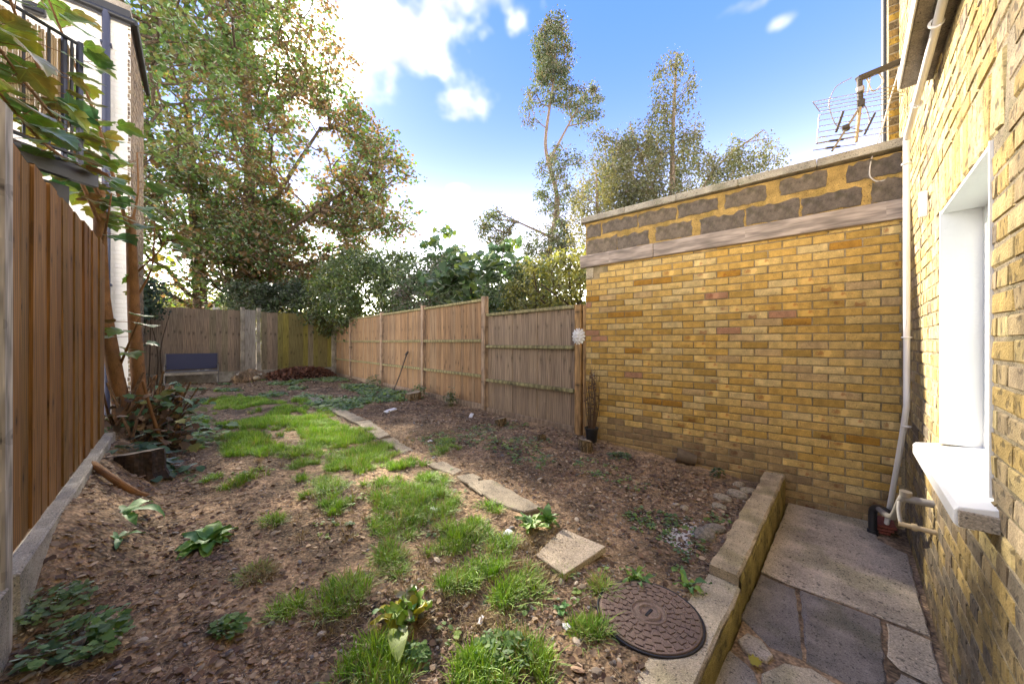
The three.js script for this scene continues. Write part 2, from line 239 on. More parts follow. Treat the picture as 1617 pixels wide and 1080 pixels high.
// ---------- ground ----------
const soilBase = (z) => -0.15 * sstep(-3.4, -1.0, z);
const soilY = (x, z) => soilBase(z) + 0.30 * sstep(-0.12, -0.6, x) * sstep(-2.25, -3.3, z) * sstep(-9, -6.5, z) + (fbm(x * 1.1 + 40, z * 1.1 + 70, 3, 3) - 0.5) * 0.11 * sstep(-0.5, -1.6, z) + (fbm(x * 6, z * 6, 8, 3) - 0.5) * 0.04;
const kerbZ = (x) => -0.60 - 0.087 * (x - 1.5) - 0.14;        // inner edge of the retaining kerb
struct('ground', (() => { const g = new THREE.PlaneGeometry(500, 500, 1, 1); g.rotateX(-Math.PI / 2); g.translate(0, -0.44, 0); const uv = g.attributes.uv; for (let i = 0; i < 4; i++) uv.setXY(i, uv.getX(i) * 500, uv.getY(i) * 500); return g; })(), M.earth);
const soil = struct('garden_soil', (() => {
  const nx = 190, nz = 420, P = [], U = [], I = [];
  for (let j = 0; j <= nz; j++) { const t = j / nz; for (let i = 0; i <= nx; i++) { const x = mix(-1.3, 4.75, i / nx), z0 = kerbZ(x); const z = z0 - 0.02 - (14.7 + z0) * Math.pow(t, 1.7); let y = soilY(x, z); if (j === 0) y = -0.42; P.push(x, y, j === 0 ? z0 : z); U.push(x, z); } }
  for (let j = 0; j < nz; j++) for (let i = 0; i < nx; i++) { const a = j * (nx + 1) + i, b = a + 1, c = a + nx + 1, d = c + 1; I.push(a, b, d, a, d, c); }
  const g = new THREE.BufferGeometry(); g.setAttribute('position', new THREE.Float32BufferAttribute(P, 3)); g.setAttribute('uv', new THREE.Float32BufferAttribute(U, 2)); g.setIndex(I); g.computeVertexNormals(); return g;
})(), M.soil);

// path by the house: bed with slabs
const path = struct('concrete_path', polySlab([[-4, 0.4], [-4, -0.28], [1.2, -0.55], [4.6, -0.85], [4.6, 0.4]], -0.43, -0.309, 0.004, 0.0, 5, 0.5), M.soil);
const hz = (x, o = 0) => -0.06 + 0.0918 * (4.408 - x) - o;     // foot of the house wall
for (const [pts, m, top, sd] of [
  [[[4.32, -0.82], [2.872, -0.70], [2.86, -0.50], [2.905, -0.125], [2.9, hz(2.9, 0.03)], [3.9, hz(3.9, 0.03)], [4.0, -0.2], [4.36, -0.24]], M.concPath, -0.296, 3],
  [[[2.838, -0.69], [2.832, -0.505], [2.225, -0.362], [2.20, -0.50], [2.31, -0.66]], M.concDark, -0.302, 4],
  [[[2.842, -0.485], [2.875, -0.13], [2.36, -0.09], [2.225, -0.206], [2.222, -0.350]], M.concDark, -0.301, 5],
  [[[2.865, -0.105], [2.875, hz(2.87, 0.03)], [2.5, hz(2.5, 0.03)], [2.51, -0.055], [2.575, -0.095]], M.concPath, -0.300, 6],
  [[[2.48, hz(2.48, 0.03)], [2.49, -0.05], [2.36, -0.075], [2.20, -0.195], [1.7, hz(1.7, 0.05)]], M.concGrey, -0.305, 7],
  [[[2.11, -0.615], [2.20, -0.597], [2.20, -0.527], [2.13, -0.463], [2.075, -0.475], [2.055, -0.555]], M.concPath, -0.288, 8],
  [[[2.03, -0.63], [1.98, -0.51], [1.92, -0.478], [1.60, -0.43], [1.45, -0.59], [1.75, -0.625]], M.concGrey, -0.302, 9],
  [[[1.995, -0.485], [2.15, -0.425], [2.20, -0.33], [2.18, -0.21], [1.6, 0.1], [1.58, -0.42], [1.9, -0.465]], M.concPale, -0.303, 10],
  [[[1.42, -0.57], [1.55, -0.42], [1.55, 0.12], [0.3, 0.25], [0.3, -0.47]], M.concGrey, -0.304, 12],
]) part(path, 'paving_slab', polySlab(pts, -0.334, top, 0.006, 0.004, sd, 0.05), m);

// retaining kerb, two lengths
{
  const t = thing('retaining_kerb', 'concrete retaining kerb between soil and path, mossy face toward the path', 'kerb');
  const strip = (x0, x1, y0f, y1f, w, oz, sd) => { const P = [], I = [], n = 26, r = mulberry(sd);
    for (let i = 0; i <= n; i++) { const x = mix(x0, x1, i / n), zo = -0.60 - 0.087 * (x - 1.5) + oz, y = mix(y0f, y1f, i / n) + (r() - .5) * 0.006; const wi = w + (r() - .5) * 0.02, j = () => (r() - .5) * 0.007; P.push([x, -0.42, zo], [x, y - 0.012, zo + j()], [x, y, zo - 0.012 + j()], [x, y + j(), zo - wi * 0.5], [x, y - 0.003, zo - wi], [x, -0.42, zo - wi]); }
    for (let i = 0; i < n; i++) for (let k = 0; k < 6; k++) { const a = i * 6 + k, b = i * 6 + (k + 1) % 6, c = a + 6, d = b + 6; I.push(a, b, d, a, d, c); }
    for (const o of [0, n * 6]) for (let k = 1; k < 5; k++) o ? I.push(o, o + k, o + k + 1) : I.push(o, o + k + 1, o + k);
    const g = new THREE.BufferGeometry(); g.setAttribute('position', new THREE.Float32BufferAttribute(P.flat(), 3)); g.setIndex(I); return boxUV(g); };
  part(t, 'kerb_block', strip(4.22, 2.33, -0.03, -0.088, 0.155, 0.0, 5), M.kerb);
  part(t, 'kerb_block', strip(4.34, 4.225, -0.035, -0.03, 0.15, 0.0, 15), M.kerb);
  part(t, 'kerb_block', strip(2.322, -2.5, -0.142, -0.142, 0.185, 0.008, 6), M.concPale);
  const moss = std(lin(0.50, 0.41, 0.13), { map: rep(tStock, 1.6), bumpMap: rep(tConcB, 4), bumpScale: 0.006, roughness: 1 });
  for (const [x0, x1, h0, h1, o] of [[4.2, 2.345, -0.05, -0.108, 0.002], [2.31, 0.8, -0.165, -0.165, 0.010]]) { const P = [], I = [], n = 30, r = mulberry(o * 1000); for (let i = 0; i <= n; i++) { const x = mix(x0, x1, i / n), z = -0.60 - 0.087 * (x - 1.5) + o; for (const [y, d] of [[-0.40, 0], [-0.40, 0.006], [mix(h0, h1, i / n) - 0.03 + (r() - .5) * 0.02, 0.007], [mix(h0, h1, i / n) + (r() - .5) * 0.016, 0.0]]) P.push(x, y, z + d); } for (let i = 0; i < n; i++) for (let k = 0; k < 3; k++) { const a = i * 4 + k, c = a + 4; I.push(a, a + 1, c + 1, a, c + 1, c); } const g = new THREE.BufferGeometry(); g.setAttribute('position', new THREE.Float32BufferAttribute(P, 3)); g.setIndex(I); part(t, 'moss_layer', boxUV(g), moss); }
}

// ---------- brick walls ----------
function brickWall(parent, o) {   // o: x0,x1,y0,y1, bond, keep(x0,x1,y0,y1), geos(list), mats(list of [mat,color,weight]), cap, eye (local), merged material
  const r = mulberry(o.seed || 1), H = 0.075, J = 0.010, list = [];
  const rows = Math.floor((o.y1 - o.y0) / H);
  for (let k = 0; k < rows; k++) {
    const y = o.y0 + k * H; let x = o.x0 - (k % 2 ? (o.bond === 'flemish' ? 0.169 : 0.1125) : 0) - (o.shift || 0), n = 0;
    while (x < o.x1) { let L = o.bond === 'flemish' && n % 2 ? 0.1125 : 0.225; n++; let a = Math.max(x, o.x0), b = Math.min(x + L - J, o.x1); x += L;
      for (const [h0, h1, v0, v1] of o.holes || []) if (y + 0.065 > v0 && y < v1) { if (a < h0 && b > h0) b = h0; if (a < h1 && b > h1) a = h1; if (a >= h0 && b <= h1) b = a; }
      if (b - a < 0.03 || (o.keep && !o.keep(a, b, y, y + 0.065))) continue; list.push([(a + b) / 2, y + 0.0325, b - a]); }
  }
  list.sort((p, q) => Math.hypot(p[0] - o.eye[0], p[1] - o.eye[1], o.eye[2]) - Math.hypot(q[0] - o.eye[0], q[1] - o.eye[1], o.eye[2]));
  const tot = o.mats.reduce((s, m) => s + m[2], 0), rest = [];
  const pick = (b) => { let t = r() * tot; for (const m of o.mats) { t -= m[2]; if (t <= 0) return m; } return o.mats[0]; };
  list.forEach((b, i) => { const m = o.choose ? o.choose(b, pick, r) : pick(b), g = o.geos[Math.floor(r() * o.geos.length)], z = (r() - .5) * (o.rough || 0.004), rz = (r() - .5) * (o.tilt || 0.006);
    if (i < (o.cap ?? 300)) { const q = part(parent, 'brick', g, m[0], [b[0], b[1], z]); q.scale.x = b[2] / 0.215; q.rotation.z = rz; }
    else { const q = g.clone(); q.scale(b[2] / 0.215, 1, 1); q.rotateZ(rz); q.translate(b[0], b[1], z); const c = new Float32Array(q.attributes.position.count * 3); for (let k = 0; k < c.length; k += 3) { c[k] = m[1].r; c[k + 1] = m[1].g; c[k + 2] = m[1].b; } q.setAttribute('color', new THREE.BufferAttribute(c, 3)); rest.push(q); } });
  if (rest.length) part(parent, 'brickwork', mergeGeometries(rest), o.merged, null, 'stuff');
}
const brickMats = (cols, map, s, bump, bs, rough = 0.9) => cols.map(([r, g, b, w]) => [std(lin(r, g, b), { map, bumpMap: bump, bumpScale: bs, roughness: rough }), lin(r, g, b), w]);
const geoSet = (n, bev, jit, seed, s) => { const r = mulberry(seed); return Array.from({ length: n }, () => offUV(brickGeo(0.215, 0.065, 0.03, bev, jit, r), r() * 3, r() * 3, s)); };

// neighbour's extension: yellow brick wall, blockwork parapet
const FAR = [3.935, -2.94], YDIR = [0.16206, 0.98678], YL = 2.9186;
{
  const t = thing('brick_extension', 'yellow brick extension with grey block parapet, timber beam and concrete coping', 'building', [FAR[0], 0, FAR[1]], turnOf(...YDIR));
  const mortar = std(lin(0.44, 0.36, 0.23), { map: rep(tConc, 2), bumpMap: rep(tConcB, 6), bumpScale: 0.003, roughness: 1 });
  const yMortar = std(lin(0.70, 0.48, 0.17), { map: rep(tConc, 2.2), bumpMap: rep(tConcB, 5), bumpScale: 0.006, roughness: 1 });
  part(t, 'mortar_wall', box(YL, 2.70, 3, YL / 2, 0.90, -1.507), mortar);
  part(t, 'parapet_mortar', box(YL, 0.58, 0.2, YL / 2, 2.545, -0.095), yMortar);
  part(t, 'flat_roof', box(YL - 0.02, 0.06, 2.7, YL / 2, 2.32, -1.6), M.concDark);
  const pal = [[0.77, 0.51, 0.155, 6], [0.80, 0.56, 0.20, 5], [0.73, 0.46, 0.115, 4], [0.80, 0.60, 0.27, 3], [0.52, 0.27, 0.035, 0.8], [0.57, 0.36, 0.085, 2], [0.67, 0.47, 0.22, 1.5], [0.56, 0.30, 0.17, 0.14]];
  const mats = brickMats(pal, tClay, 1, tClayB, 0.004); brickMats(pal, tClay2, 1, tClayB, 0.005).forEach((m, i) => { m[2] *= 0.5; mats.push(m); });
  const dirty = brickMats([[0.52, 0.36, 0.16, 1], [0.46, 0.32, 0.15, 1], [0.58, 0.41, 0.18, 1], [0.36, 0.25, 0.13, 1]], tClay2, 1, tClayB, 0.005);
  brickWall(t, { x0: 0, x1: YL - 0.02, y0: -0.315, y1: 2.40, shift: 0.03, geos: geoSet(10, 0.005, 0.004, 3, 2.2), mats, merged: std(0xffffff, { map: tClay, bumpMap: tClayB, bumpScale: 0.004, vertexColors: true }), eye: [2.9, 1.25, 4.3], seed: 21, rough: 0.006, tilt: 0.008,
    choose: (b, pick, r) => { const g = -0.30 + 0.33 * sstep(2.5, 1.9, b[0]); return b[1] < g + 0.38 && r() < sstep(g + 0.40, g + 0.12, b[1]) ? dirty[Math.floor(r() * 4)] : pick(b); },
    keep: (a, b, y0, y1) => y1 < 2.30 + 0.013 * a && !(a < 0.1 && y0 > 2.05),
    holes: [] });
  part(t, 'pad_stone', bevelBox(0.105, 0.14, 0.05, 0.006), M.concPale, [0.055, 2.165, -0.022]);
  // timber beam in two lengths
  const bw = wood(0.48, 0.42, 0.39); const beam = (x0, x1) => { const w = x1 - x0, g = bevelBox(0.16, w, 0.05, 0.008, 0.004); offUV(g, x0, x0); const m = part(t, 'timber_beam', g, bw, [(x0 + x1) / 2, 2.32 + 0.011 * (x0 + x1) / 2, 0.02]); m.rotation.z = Math.PI / 2 + 0.011; };
  beam(-0.07, 0.892); beam(0.896, YL);
  // concrete blocks
  const bm = [concrete(0.46, 0.39, 0.34, 4.5, 0.014), concrete(0.41, 0.35, 0.315, 4.5, 0.014), concrete(0.52, 0.43, 0.35, 4.5, 0.014)];
  const up = [0.02, 0.227, 0.698, 1.147, 1.587, 2.033, 2.495, 2.905], lo = [0.02, 0.441, 0.871, 1.343, 1.802, 2.242, 2.687, 2.905];
  const gu = [0.015, 0.03, 0.03, 0.03, 0.08, 0.12, 0.14, 0.02], gl = [0.0, 0.02, 0.09, 0.09, 0.03, 0.03, 0.06, 0.02]; const rb = mulberry(9);
  const block = (x0, x1, y0, y1, sl) => { const o = [], n = 9, wob = () => (rb() - .5) * 0.02; for (let i = 0; i < n; i++) o.push([mix(x0, x1, i / n), y0 + sl * i / n + wob()]); for (let i = 0; i < 4; i++) o.push([x1 + wob(), mix(y0, y1, i / 4) + sl]); for (let i = 0; i < n; i++) o.push([mix(x1, x0, i / n), y1 + sl * (1 - i / n) + wob() * 2]); for (let i = 0; i < 4; i++) o.push([x0 + wob(), mix(y1, y0, i / 4)]);
    const g = new THREE.ExtrudeGeometry(new THREE.Shape(o.map((p) => new THREE.Vector2(...p))), { depth: 0.02, bevelEnabled: true, bevelSize: 0.004, bevelThickness: 0.004, bevelSegments: 1 }); part(t, 'concrete_block', boxUV(g), bm[Math.floor(rb() * 3)], [0, 0, -0.013 + rb() * 0.004]); };
  for (let i = 0; i < 7; i++) { const sl = 0.011; let a = up[i] + gu[i] / 2, b = up[i + 1] - gu[i + 1] / 2; block(a, b, 2.635 + sl * a + (i % 2) * 0.012, 2.782 + sl * a, sl * (b - a)); a = lo[i] + gl[i] / 2; b = lo[i + 1] - gl[i + 1] / 2; block(a, b, 2.41 + sl * a + (i % 3) * 0.006, 2.585 + sl * a - (i % 2) * 0.016, sl * (b - a)); }
  // coping stones
  const cp = [-0.046, 0.552, 1.147, 1.747, 2.357, 2.93];
  for (let i = 0; i < 5; i++) { const w = cp[i + 1] - cp[i] - 0.002, m = part(t, 'coping_stone', offUV(bevelBox(w, 0.075, 0.30, 0.007, 0.004), i * 0.37, i * 0.2), M.post, [(cp[i] + cp[i + 1]) / 2, 2.868 + 0.009 * cp[i], -0.085]); m.rotation.z = 0.0105; }
}

// ---------- the house ----------
const CORNER = [4.408, -0.06], HDIR = [-0.99581, 0.09145];
const hp = (x, off, y) => V(CORNER[0] + HDIR[0] * x - 0.09145 * off, y, CORNER[1] + HDIR[1] * x - 0.99581 * off);
{
  const t = thing('brick_house', 'old sunlit yellow stock brick house wall with white window reveal', 'building', [CORNER[0], 0, CORNER[1]], turnOf(...HDIR));
  const mortar = std(lin(0.52, 0.45, 0.33), { map: rep(tConc, 2), bumpMap: rep(tConcB, 6), bumpScale: 0.006, roughness: 1 });
  const W0 = 1.566, W1 = 2.453, S0 = 0.735, S1 = 1.914, D = 0.3, X0 = -3, X1 = 9, TOP = 6.6 , UB = 2.80, UT = 4.1;
  const wb = (a, b, c, d) => box(b - a, d - c, D, (a + b) / 2, (c + d) / 2, -D / 2 - 0.0045);
  part(t, 'mortar_wall', flat([wb(X0, W0, -0.43, TOP), wb(W1, X1, -0.43, TOP), wb(W0, W1, -0.43, S0 - 0.085), wb(W0, W1, S1, UB), wb(W0, W1, UT, TOP)]), mortar);
  part(t, 'house_body', flat([box(12, 7.2, 0.2, 3, 3.2, -6), box(0.2, 7.2, 5.6, -2.9, 3.2, -3.2), box(0.2, 7.2, 5.6, 8.9, 3.2, -3.2)]), mortar);
  part(t, 'roof', box(12.4, 0.25, 6.5, 3, 6.75, -2.9), M.concDark);
  const pal = [[0.60, 0.47, 0.22, 5], [0.64, 0.53, 0.28, 4], [0.55, 0.40, 0.15, 4], [0.50, 0.39, 0.22, 3], [0.42, 0.33, 0.20, 1.2], [0.58, 0.46, 0.30, 2], [0.32, 0.26, 0.19, 0.35]];
  const mats = brickMats(pal, tStock, 1, tStock, 0.006);
  const low = brickMats([[0.33, 0.25, 0.12, 2], [0.26, 0.20, 0.125, 2], [0.20, 0.165, 0.12, 2], [0.38, 0.28, 0.11, 1]], tStock, 1, tStock, 0.006);  // lower bricks: soot tones, darkened further with shade painted into the colour
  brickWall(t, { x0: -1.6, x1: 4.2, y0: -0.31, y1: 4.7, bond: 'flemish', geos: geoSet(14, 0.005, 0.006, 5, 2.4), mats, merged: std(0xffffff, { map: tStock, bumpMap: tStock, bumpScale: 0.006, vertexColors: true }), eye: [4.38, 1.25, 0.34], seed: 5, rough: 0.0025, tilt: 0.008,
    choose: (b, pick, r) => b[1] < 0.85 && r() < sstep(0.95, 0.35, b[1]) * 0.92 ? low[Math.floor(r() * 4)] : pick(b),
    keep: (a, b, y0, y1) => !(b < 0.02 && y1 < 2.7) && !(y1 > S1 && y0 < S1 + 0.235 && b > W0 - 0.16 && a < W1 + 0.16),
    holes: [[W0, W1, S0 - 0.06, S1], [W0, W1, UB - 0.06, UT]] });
  // flat arch of upright bricks over the window
  const ag = geoSet(5, 0.006, 0.006, 8, 2.4), ra = mulberry(4);
  for (let i = 0; i < 16; i++) { const x = mix(W0 - 0.13, W1 + 0.13, (i + 0.5) / 16), m = part(t, 'arch_brick', ag[i % 5], mats[Math.floor(ra() * 4)][0], [x, S1 + 0.118, 0.003 + (ra() - .5) * 0.006]); m.rotation.z = Math.PI / 2 - (x - (W0 + W1) / 2) * 0.22; m.scale.x = 1.06; m.scale.y = 1.0; }
  // window
  const win = part(t, 'window', flat([box(0.06, S1 - S0, 0.07, W0 + 0.045, (S0 + S1) / 2, -0.165), box(0.06, S1 - S0, 0.07, W1 - 0.045, (S0 + S1) / 2, -0.165), box(W1 - W0 - 0.15, 0.06, 0.068, (W0 + W1) / 2, S0 + 0.03, -0.165), box(W1 - W0 - 0.15, 0.06, 0.068, (W0 + W1) / 2, S1 - 0.045, -0.165), box(W1 - W0 - 0.15, 0.045, 0.06, (W0 + W1) / 2, 1.35, -0.165)]), M.upvc);
  part(win, 'pane', box(W1 - W0 - 0.15, S1 - S0 - 0.13, 0.006, (W0 + W1) / 2, (S0 + S1) / 2, -0.172), M.glass);
  part(win, 'blind', box(W1 - W0 - 0.05, S1 - S0 - 0.02, 0.01, (W0 + W1) / 2, (S0 + S1) / 2, -0.26), M.plaster);
  const rv = (g) => part(win, 'reveal', g, M.white);
  rv(box(0.014, S1 - S0 - 0.002, 0.135, W0 + 0.006, (S0 + S1) / 2, -0.063)); rv(box(0.014, S1 - S0 - 0.002, 0.135, W1 - 0.006, (S0 + S1) / 2, -0.063)); rv(box(W1 - W0 - 0.03, 0.014, 0.13, (W0 + W1) / 2, S1 - 0.008, -0.066));
  part(win, 'sill', (() => { const sh = new THREE.Shape([[-0.13, 0.0], [0.078, -0.03], [0.086, -0.04], [0.086, -0.083], [0.078, -0.09], [0.05, -0.09], [0.05, -0.08], [-0.13, -0.08]].map(([o, y]) => new THREE.Vector2(-o, y))); const g = new THREE.ExtrudeGeometry(sh, { depth: 1.03, bevelEnabled: true, bevelSize: 0.004, bevelThickness: 0.005, bevelSegments: 2 }); g.rotateY(Math.PI / 2); return boxUV(g); })(), M.white, [1.50, S0 + 0.002, 0]);
  part(win, 'sill_end', bevelBox(0.012, 0.052, 0.085, 0.003), M.concGrey, [2.541, S0 - 0.060, 0.04]);
  // upper window and its sill
  const w2 = part(t, 'window', flat([box(0.07, UT - UB, 0.07, W0 + 0.035, (UB + UT) / 2, -0.165), box(0.07, UT - UB, 0.07, W1 - 0.035, (UB + UT) / 2, -0.165), box(W1 - W0 - 0.14, 0.07, 0.068, (W0 + W1) / 2, UB + 0.035, -0.165), box(W1 - W0 - 0.14, 0.07, 0.068, (W0 + W1) / 2, UT - 0.035, -0.165)]), M.upvc);
  part(w2, 'pane', box(W1 - W0 - 0.13, UT - UB - 0.13, 0.006, (W0 + W1) / 2, (UB + UT) / 2, -0.172), M.glass);
  part(w2, 'blind', box(W1 - W0 - 0.002, UT - UB - 0.002, 0.01, (W0 + W1) / 2, (UB + UT) / 2, -0.26), M.plaster);
  const us = part(w2, 'sill', bevelBox(1.42, 0.075, 0.20, 0.006, 0.003), M.concDark, [2.02, 2.76, 0.025]);
  part(us, 'painted_edge', bevelBox(1.425, 0.078, 0.008, 0.002, 0.001), M.white, [0, 0, 0.104]);
  // brick pier and downpipe at the far end above the extension
  const pier = part(t, 'brick_pier', box(0.22, 4.2, 0.075, -0.62, 4.75, 0.03), mortar);
  const pg = geoSet(4, 0.006, 0.006, 12, 2.4); const pm = brickMats([[0.50, 0.33, 0.06, 2], [0.34, 0.22, 0.07, 2], [0.2, 0.15, 0.08, 1]], tStock, 1, tStock, 0.006);
  for (let k = 0; k < 26; k++) { const m = part(pier, 'brick', pg[k % 4], pm[(k * 7) % 3][0], [-0.505, 2.72 + k * 0.075, 0.03]); m.rotation.y = Math.PI / 2; m.scale.x = 0.34; }
  part(pier, 'downpipe', tube([[-0.78, 2.7, 0.07], [-0.78, 6.5, 0.07]], 0.036, 0.036, 2, 10), M.black);
}
// small fittings on the house
solo('junction_box', (() => { const g = bevelBox(0.03, 0.15, 0.035, 0.004, 0.001); return g; })(), M.upvc, 'small white plastic box on the brick house wall beside the window', 'vent box', hp(1.19, 0.022, 2.06).toArray()).rotation.y = turnOf(...HDIR);
{
  const t = thing('waste_pipe', 'white plastic waste pipe running down the brick house wall into the drain', 'pipe');
  part(t, 'upright_pipe', tube([hp(0.84, 0.06, 2.60), hp(0.84, 0.06, 2.2), hp(0.84, 0.06, 1.0), hp(0.80, 0.065, 0.72), hp(0.25, 0.12, -0.2)], 0.0165, 0.0165, 40, 10), M.pipeWhite);
  part(t, 'sloping_pipe', tube([hp(0.84, 0.06, 2.595), hp(0.87, 0.06, 2.612), hp(2.0, 0.05, 2.70), hp(3.4, 0.05, 2.84)], 0.0165, 0.0165, 24, 10), M.pipeWhite);
  for (const [x, y] of [[0.84, 2.44], [0.84, 1.28], [0.80, 0.68], [1.25, 2.64], [1.9, 2.692]]) { const m = part(t, 'pipe_clip', new THREE.TorusGeometry(0.021, 0.006, 6, 12), M.pipeWhite, hp(x, 0.06 - (x > 1 ? 0.006 : 0), y).toArray()); if (x < 1) m.rotation.x = Math.PI / 2; else m.rotation.y = turnOf(...HDIR) + Math.PI / 2; }
}
{
  const t = thing('overflow_pipe', 'old grey pipe with capped end elbowing out of the brick wall below the window', 'pipe');
  part(t, 'wall_stub', tube([hp(1.36, -0.05, 0.355), hp(1.34, 0.105, 0.35)], 0.021, 0.021, 2, 12), M.pipeGrey);
  part(t, 'elbow', tube([hp(1.34, 0.105, 0.375), hp(1.33, 0.12, 0.33), hp(1.15, 0.14, 0.17), hp(0.95, 0.16, 0.10), hp(0.62, 0.18, 0.02)], 0.019, 0.017, 30, 12), M.pipeGrey);
  part(t, 'end_cap', tube([hp(1.34, 0.105, 0.365), hp(1.342, 0.103, 0.392)], 0.026, 0.026, 2, 14), M.alu);
  const s = thing('brass_stub_pipe', 'short brass stub pipe sticking out of the wall under the grey overflow pipe', 'pipe');
  part(s, 'stub', tube([hp(1.46, -0.05, 0.235), hp(1.45, 0.14, 0.235)], 0.014, 0.014, 2, 10), M.brass);
  part(s, 'collar', tube([hp(1.452, 0.07, 0.235), hp(1.452, 0.09, 0.235)], 0.02, 0.02, 2, 10), M.brass);
  part(s, 'bracket', tube([hp(1.45, 0.13, 0.24), hp(1.40, 0.135, 0.29), hp(1.36, 0.13, 0.33)], 0.01, 0.01, 8, 8), M.pipeGrey);
}
{
  const t = thing('black_drain_pipe', 'black plastic pipe bending into the gully at the foot of the wall', 'pipe');
  part(t, 'bend', tube([V(4.12, -0.33, -0.235), V(4.12, -0.14, -0.235), V(4.10, -0.085, -0.22), V(4.04, -0.06, -0.18), V(3.93, -0.05, -0.13), V(3.8, 0.0, -0.16)], 0.027, 0.026, 36, 12), M.black);
  part(t, 'socket', tube([V(4.12, -0.33, -0.235), V(4.12, -0.27, -0.235)], 0.034, 0.034, 2, 14), M.black);
  const g = thing('drain_gully', 'terracotta gully surround with red tile courses in the corner of the path', 'drain', [4.25, -0.33, -0.19], 0.16);
  for (let i = 0; i < 4; i++) part(g, 'tile', bevelBox(0.22, 0.02, 0.11, 0.004, 0.003), M.terra, [0.03 - i * 0.004, 0.012 + i * 0.026, -0.03 + i * 0.018]);
  part(g, 'grating', bevelBox(0.2, 0.02, 0.14, 0.003), M.black, [-0.10, 0.006, 0.09]);
}
{
  const t = thing('tv_aerial', 'tangled old television aerial with wire reflector over the block parapet', 'aerial');
  const p = (x, y, z) => V(x, y, z);
  part(t, 'arm', (() => { const g = bevelBox(0.045, 0.045, 0.46, 0.005, 0.002); g.lookAt(V(0.30, 0.165, 0.27)); g.translate(4.45, 3.605, -0.195); return g; })(), M.iron);
  part(t, 'mast', tube([p(4.304, 3.53, -0.326), p(4.311, 3.28, -0.32)], 0.02, 0.02, 2, 8), M.iron);
  part(t, 'clamp', bevelBox(0.06, 0.05, 0.05, 0.006, 0.004), M.alu, [4.305, 3.42, -0.32]);
  part(t, 'clamp', bevelBox(0.05, 0.06, 0.05, 0.006, 0.004), M.iron, [4.315, 3.31, -0.318]);
  const up = [], A = p(4.002, 3.322, -0.594), B = p(4.045, 3.24, -0.555), D = V(0.589, 0.15, 0.522);
  for (let i = 0; i < 4; i++) { const a = A.clone().lerp(B, i / 3); up.push(rod(a, a.clone().add(D), 0.0035, 5)); } up.push(rod(A, B, 0.004, 5));
  part(t, 'upper_reflector', flat(up), M.alu);
  const lo = [], C0 = p(4.043, 3.21, -0.557), E = p(4.027, 2.96, -0.571), D2 = V(0.48, 0.107, 0.42);
  for (let i = 0; i < 6; i++) { const a = C0.clone().lerp(E, i / 5); lo.push(rod(a, a.clone().add(D2), 0.0035, 5)); } lo.push(rod(C0, E, 0.004, 5));
  part(t, 'lower_reflector', flat(lo), M.alu);
  part(t, 'boom', tube([p(4.333, 3.335, -0.3), p(4.127, 2.9, -0.483)], 0.012, 0.010, 2, 6), M.alu);
  part(t, 'strut', tube([p(4.307, 3.274, -0.323), p(4.282, 2.975, -0.346)], 0.013, 0.012, 2, 6), M.brass);
  part(t, 'dipole_box', bevelBox(0.07, 0.04, 0.05, 0.008, 0.004), M.iron, [4.222, 3.10, -0.405]);
  for (const [a, b, r] of [[[4.198, 3.236, -0.42], [4.153, 3.064, -0.46], 0.010], [[4.404, 3.227, -0.237], [4.336, 3.042, -0.297], 0.009], [[3.998, 2.904, -0.597], [4.282, 2.956, -0.346], 0.004], [[4.02, 2.965, -0.58], [4.30, 3.03, -0.33], 0.004], [[4.05, 3.02, -0.56], [4.33, 3.07, -0.31], 0.004], [[4.09, 2.925, -0.52], [4.18, 2.94, -0.44], 0.010], [[4.11, 2.985, -0.50], [4.20, 3.0, -0.42], 0.010]]) part(t, 'element', tube([V(...a), V(...b)], r, r, 2, 6), r > 0.008 ? M.iron : M.alu);
  const cb = thing('aerial_cable', 'grey coax cable looping from the aerial down to the wall pipe', 'cable');
  const cm = std(lin(0.55, 0.51, 0.47), { roughness: 0.6 });
  part(cb, 'cable', tube([p(4.36, 3.40, -0.28), p(4.38, 3.56, -0.26), p(4.43, 3.58, -0.22), p(4.47, 3.5, -0.19), p(4.40, 3.42, -0.25), p(4.35, 3.55, -0.29)], 0.006, 0.006, 60, 6), cm);
  part(cb, 'cable', tube([p(4.50, 3.63, -0.16), p(4.545, 3.67, -0.115), p(4.56, 3.6, -0.10), p(4.51, 3.35, -0.15), p(4.45, 3.12, -0.19), p(4.41, 2.93, -0.235), p(4.365, 2.80, -0.26), p(4.355, 2.68, -0.265), p(4.37, 2.62, -0.22), p(4.40, 2.63, -0.13)], 0.006, 0.006, 90, 6), cm);
  part(cb, 'cable', tube([p(4.31, 3.34, -0.32), p(4.36, 3.28, -0.29), p(4.38, 3.16, -0.27), p(4.34, 3.08, -0.3), p(4.24, 3.10, -0.38), p(4.14, 3.12, -0.46), p(4.10, 3.3, -0.5), p(4.15, 3.45, -0.46), p(4.25, 3.53, -0.37)], 0.004, 0.004, 80, 5), M.alu);
}

// ---------- fences ----------
const boardGeos = (w, L, th, n, seed) => { const r = mulberry(seed); return Array.from({ length: n }, () => { const g = new THREE.BoxGeometry(w, L, th); const p = g.attributes.position; for (let i = 0; i < p.count; i++) { if (p.getX(i) > 0) p.setZ(i, p.getZ(i) > 0 ? p.getZ(i) * 0.25 : p.getZ(i)); if (p.getY(i) > 0) p.setY(i, p.getY(i) + (r() - .5) * 0.008); p.setX(i, p.getX(i) + (r() - .5) * 0.003); } const q = boxUV(g), a = r(), b = r(); return offUV(q, a / 3.3, b, 1); }).map((g) => { const uv = g.attributes.uv; for (let i = 0; i < uv.count; i++) uv.setXY(i, uv.getX(i) * 3.3, uv.getY(i) * 0.55); return g; }); };
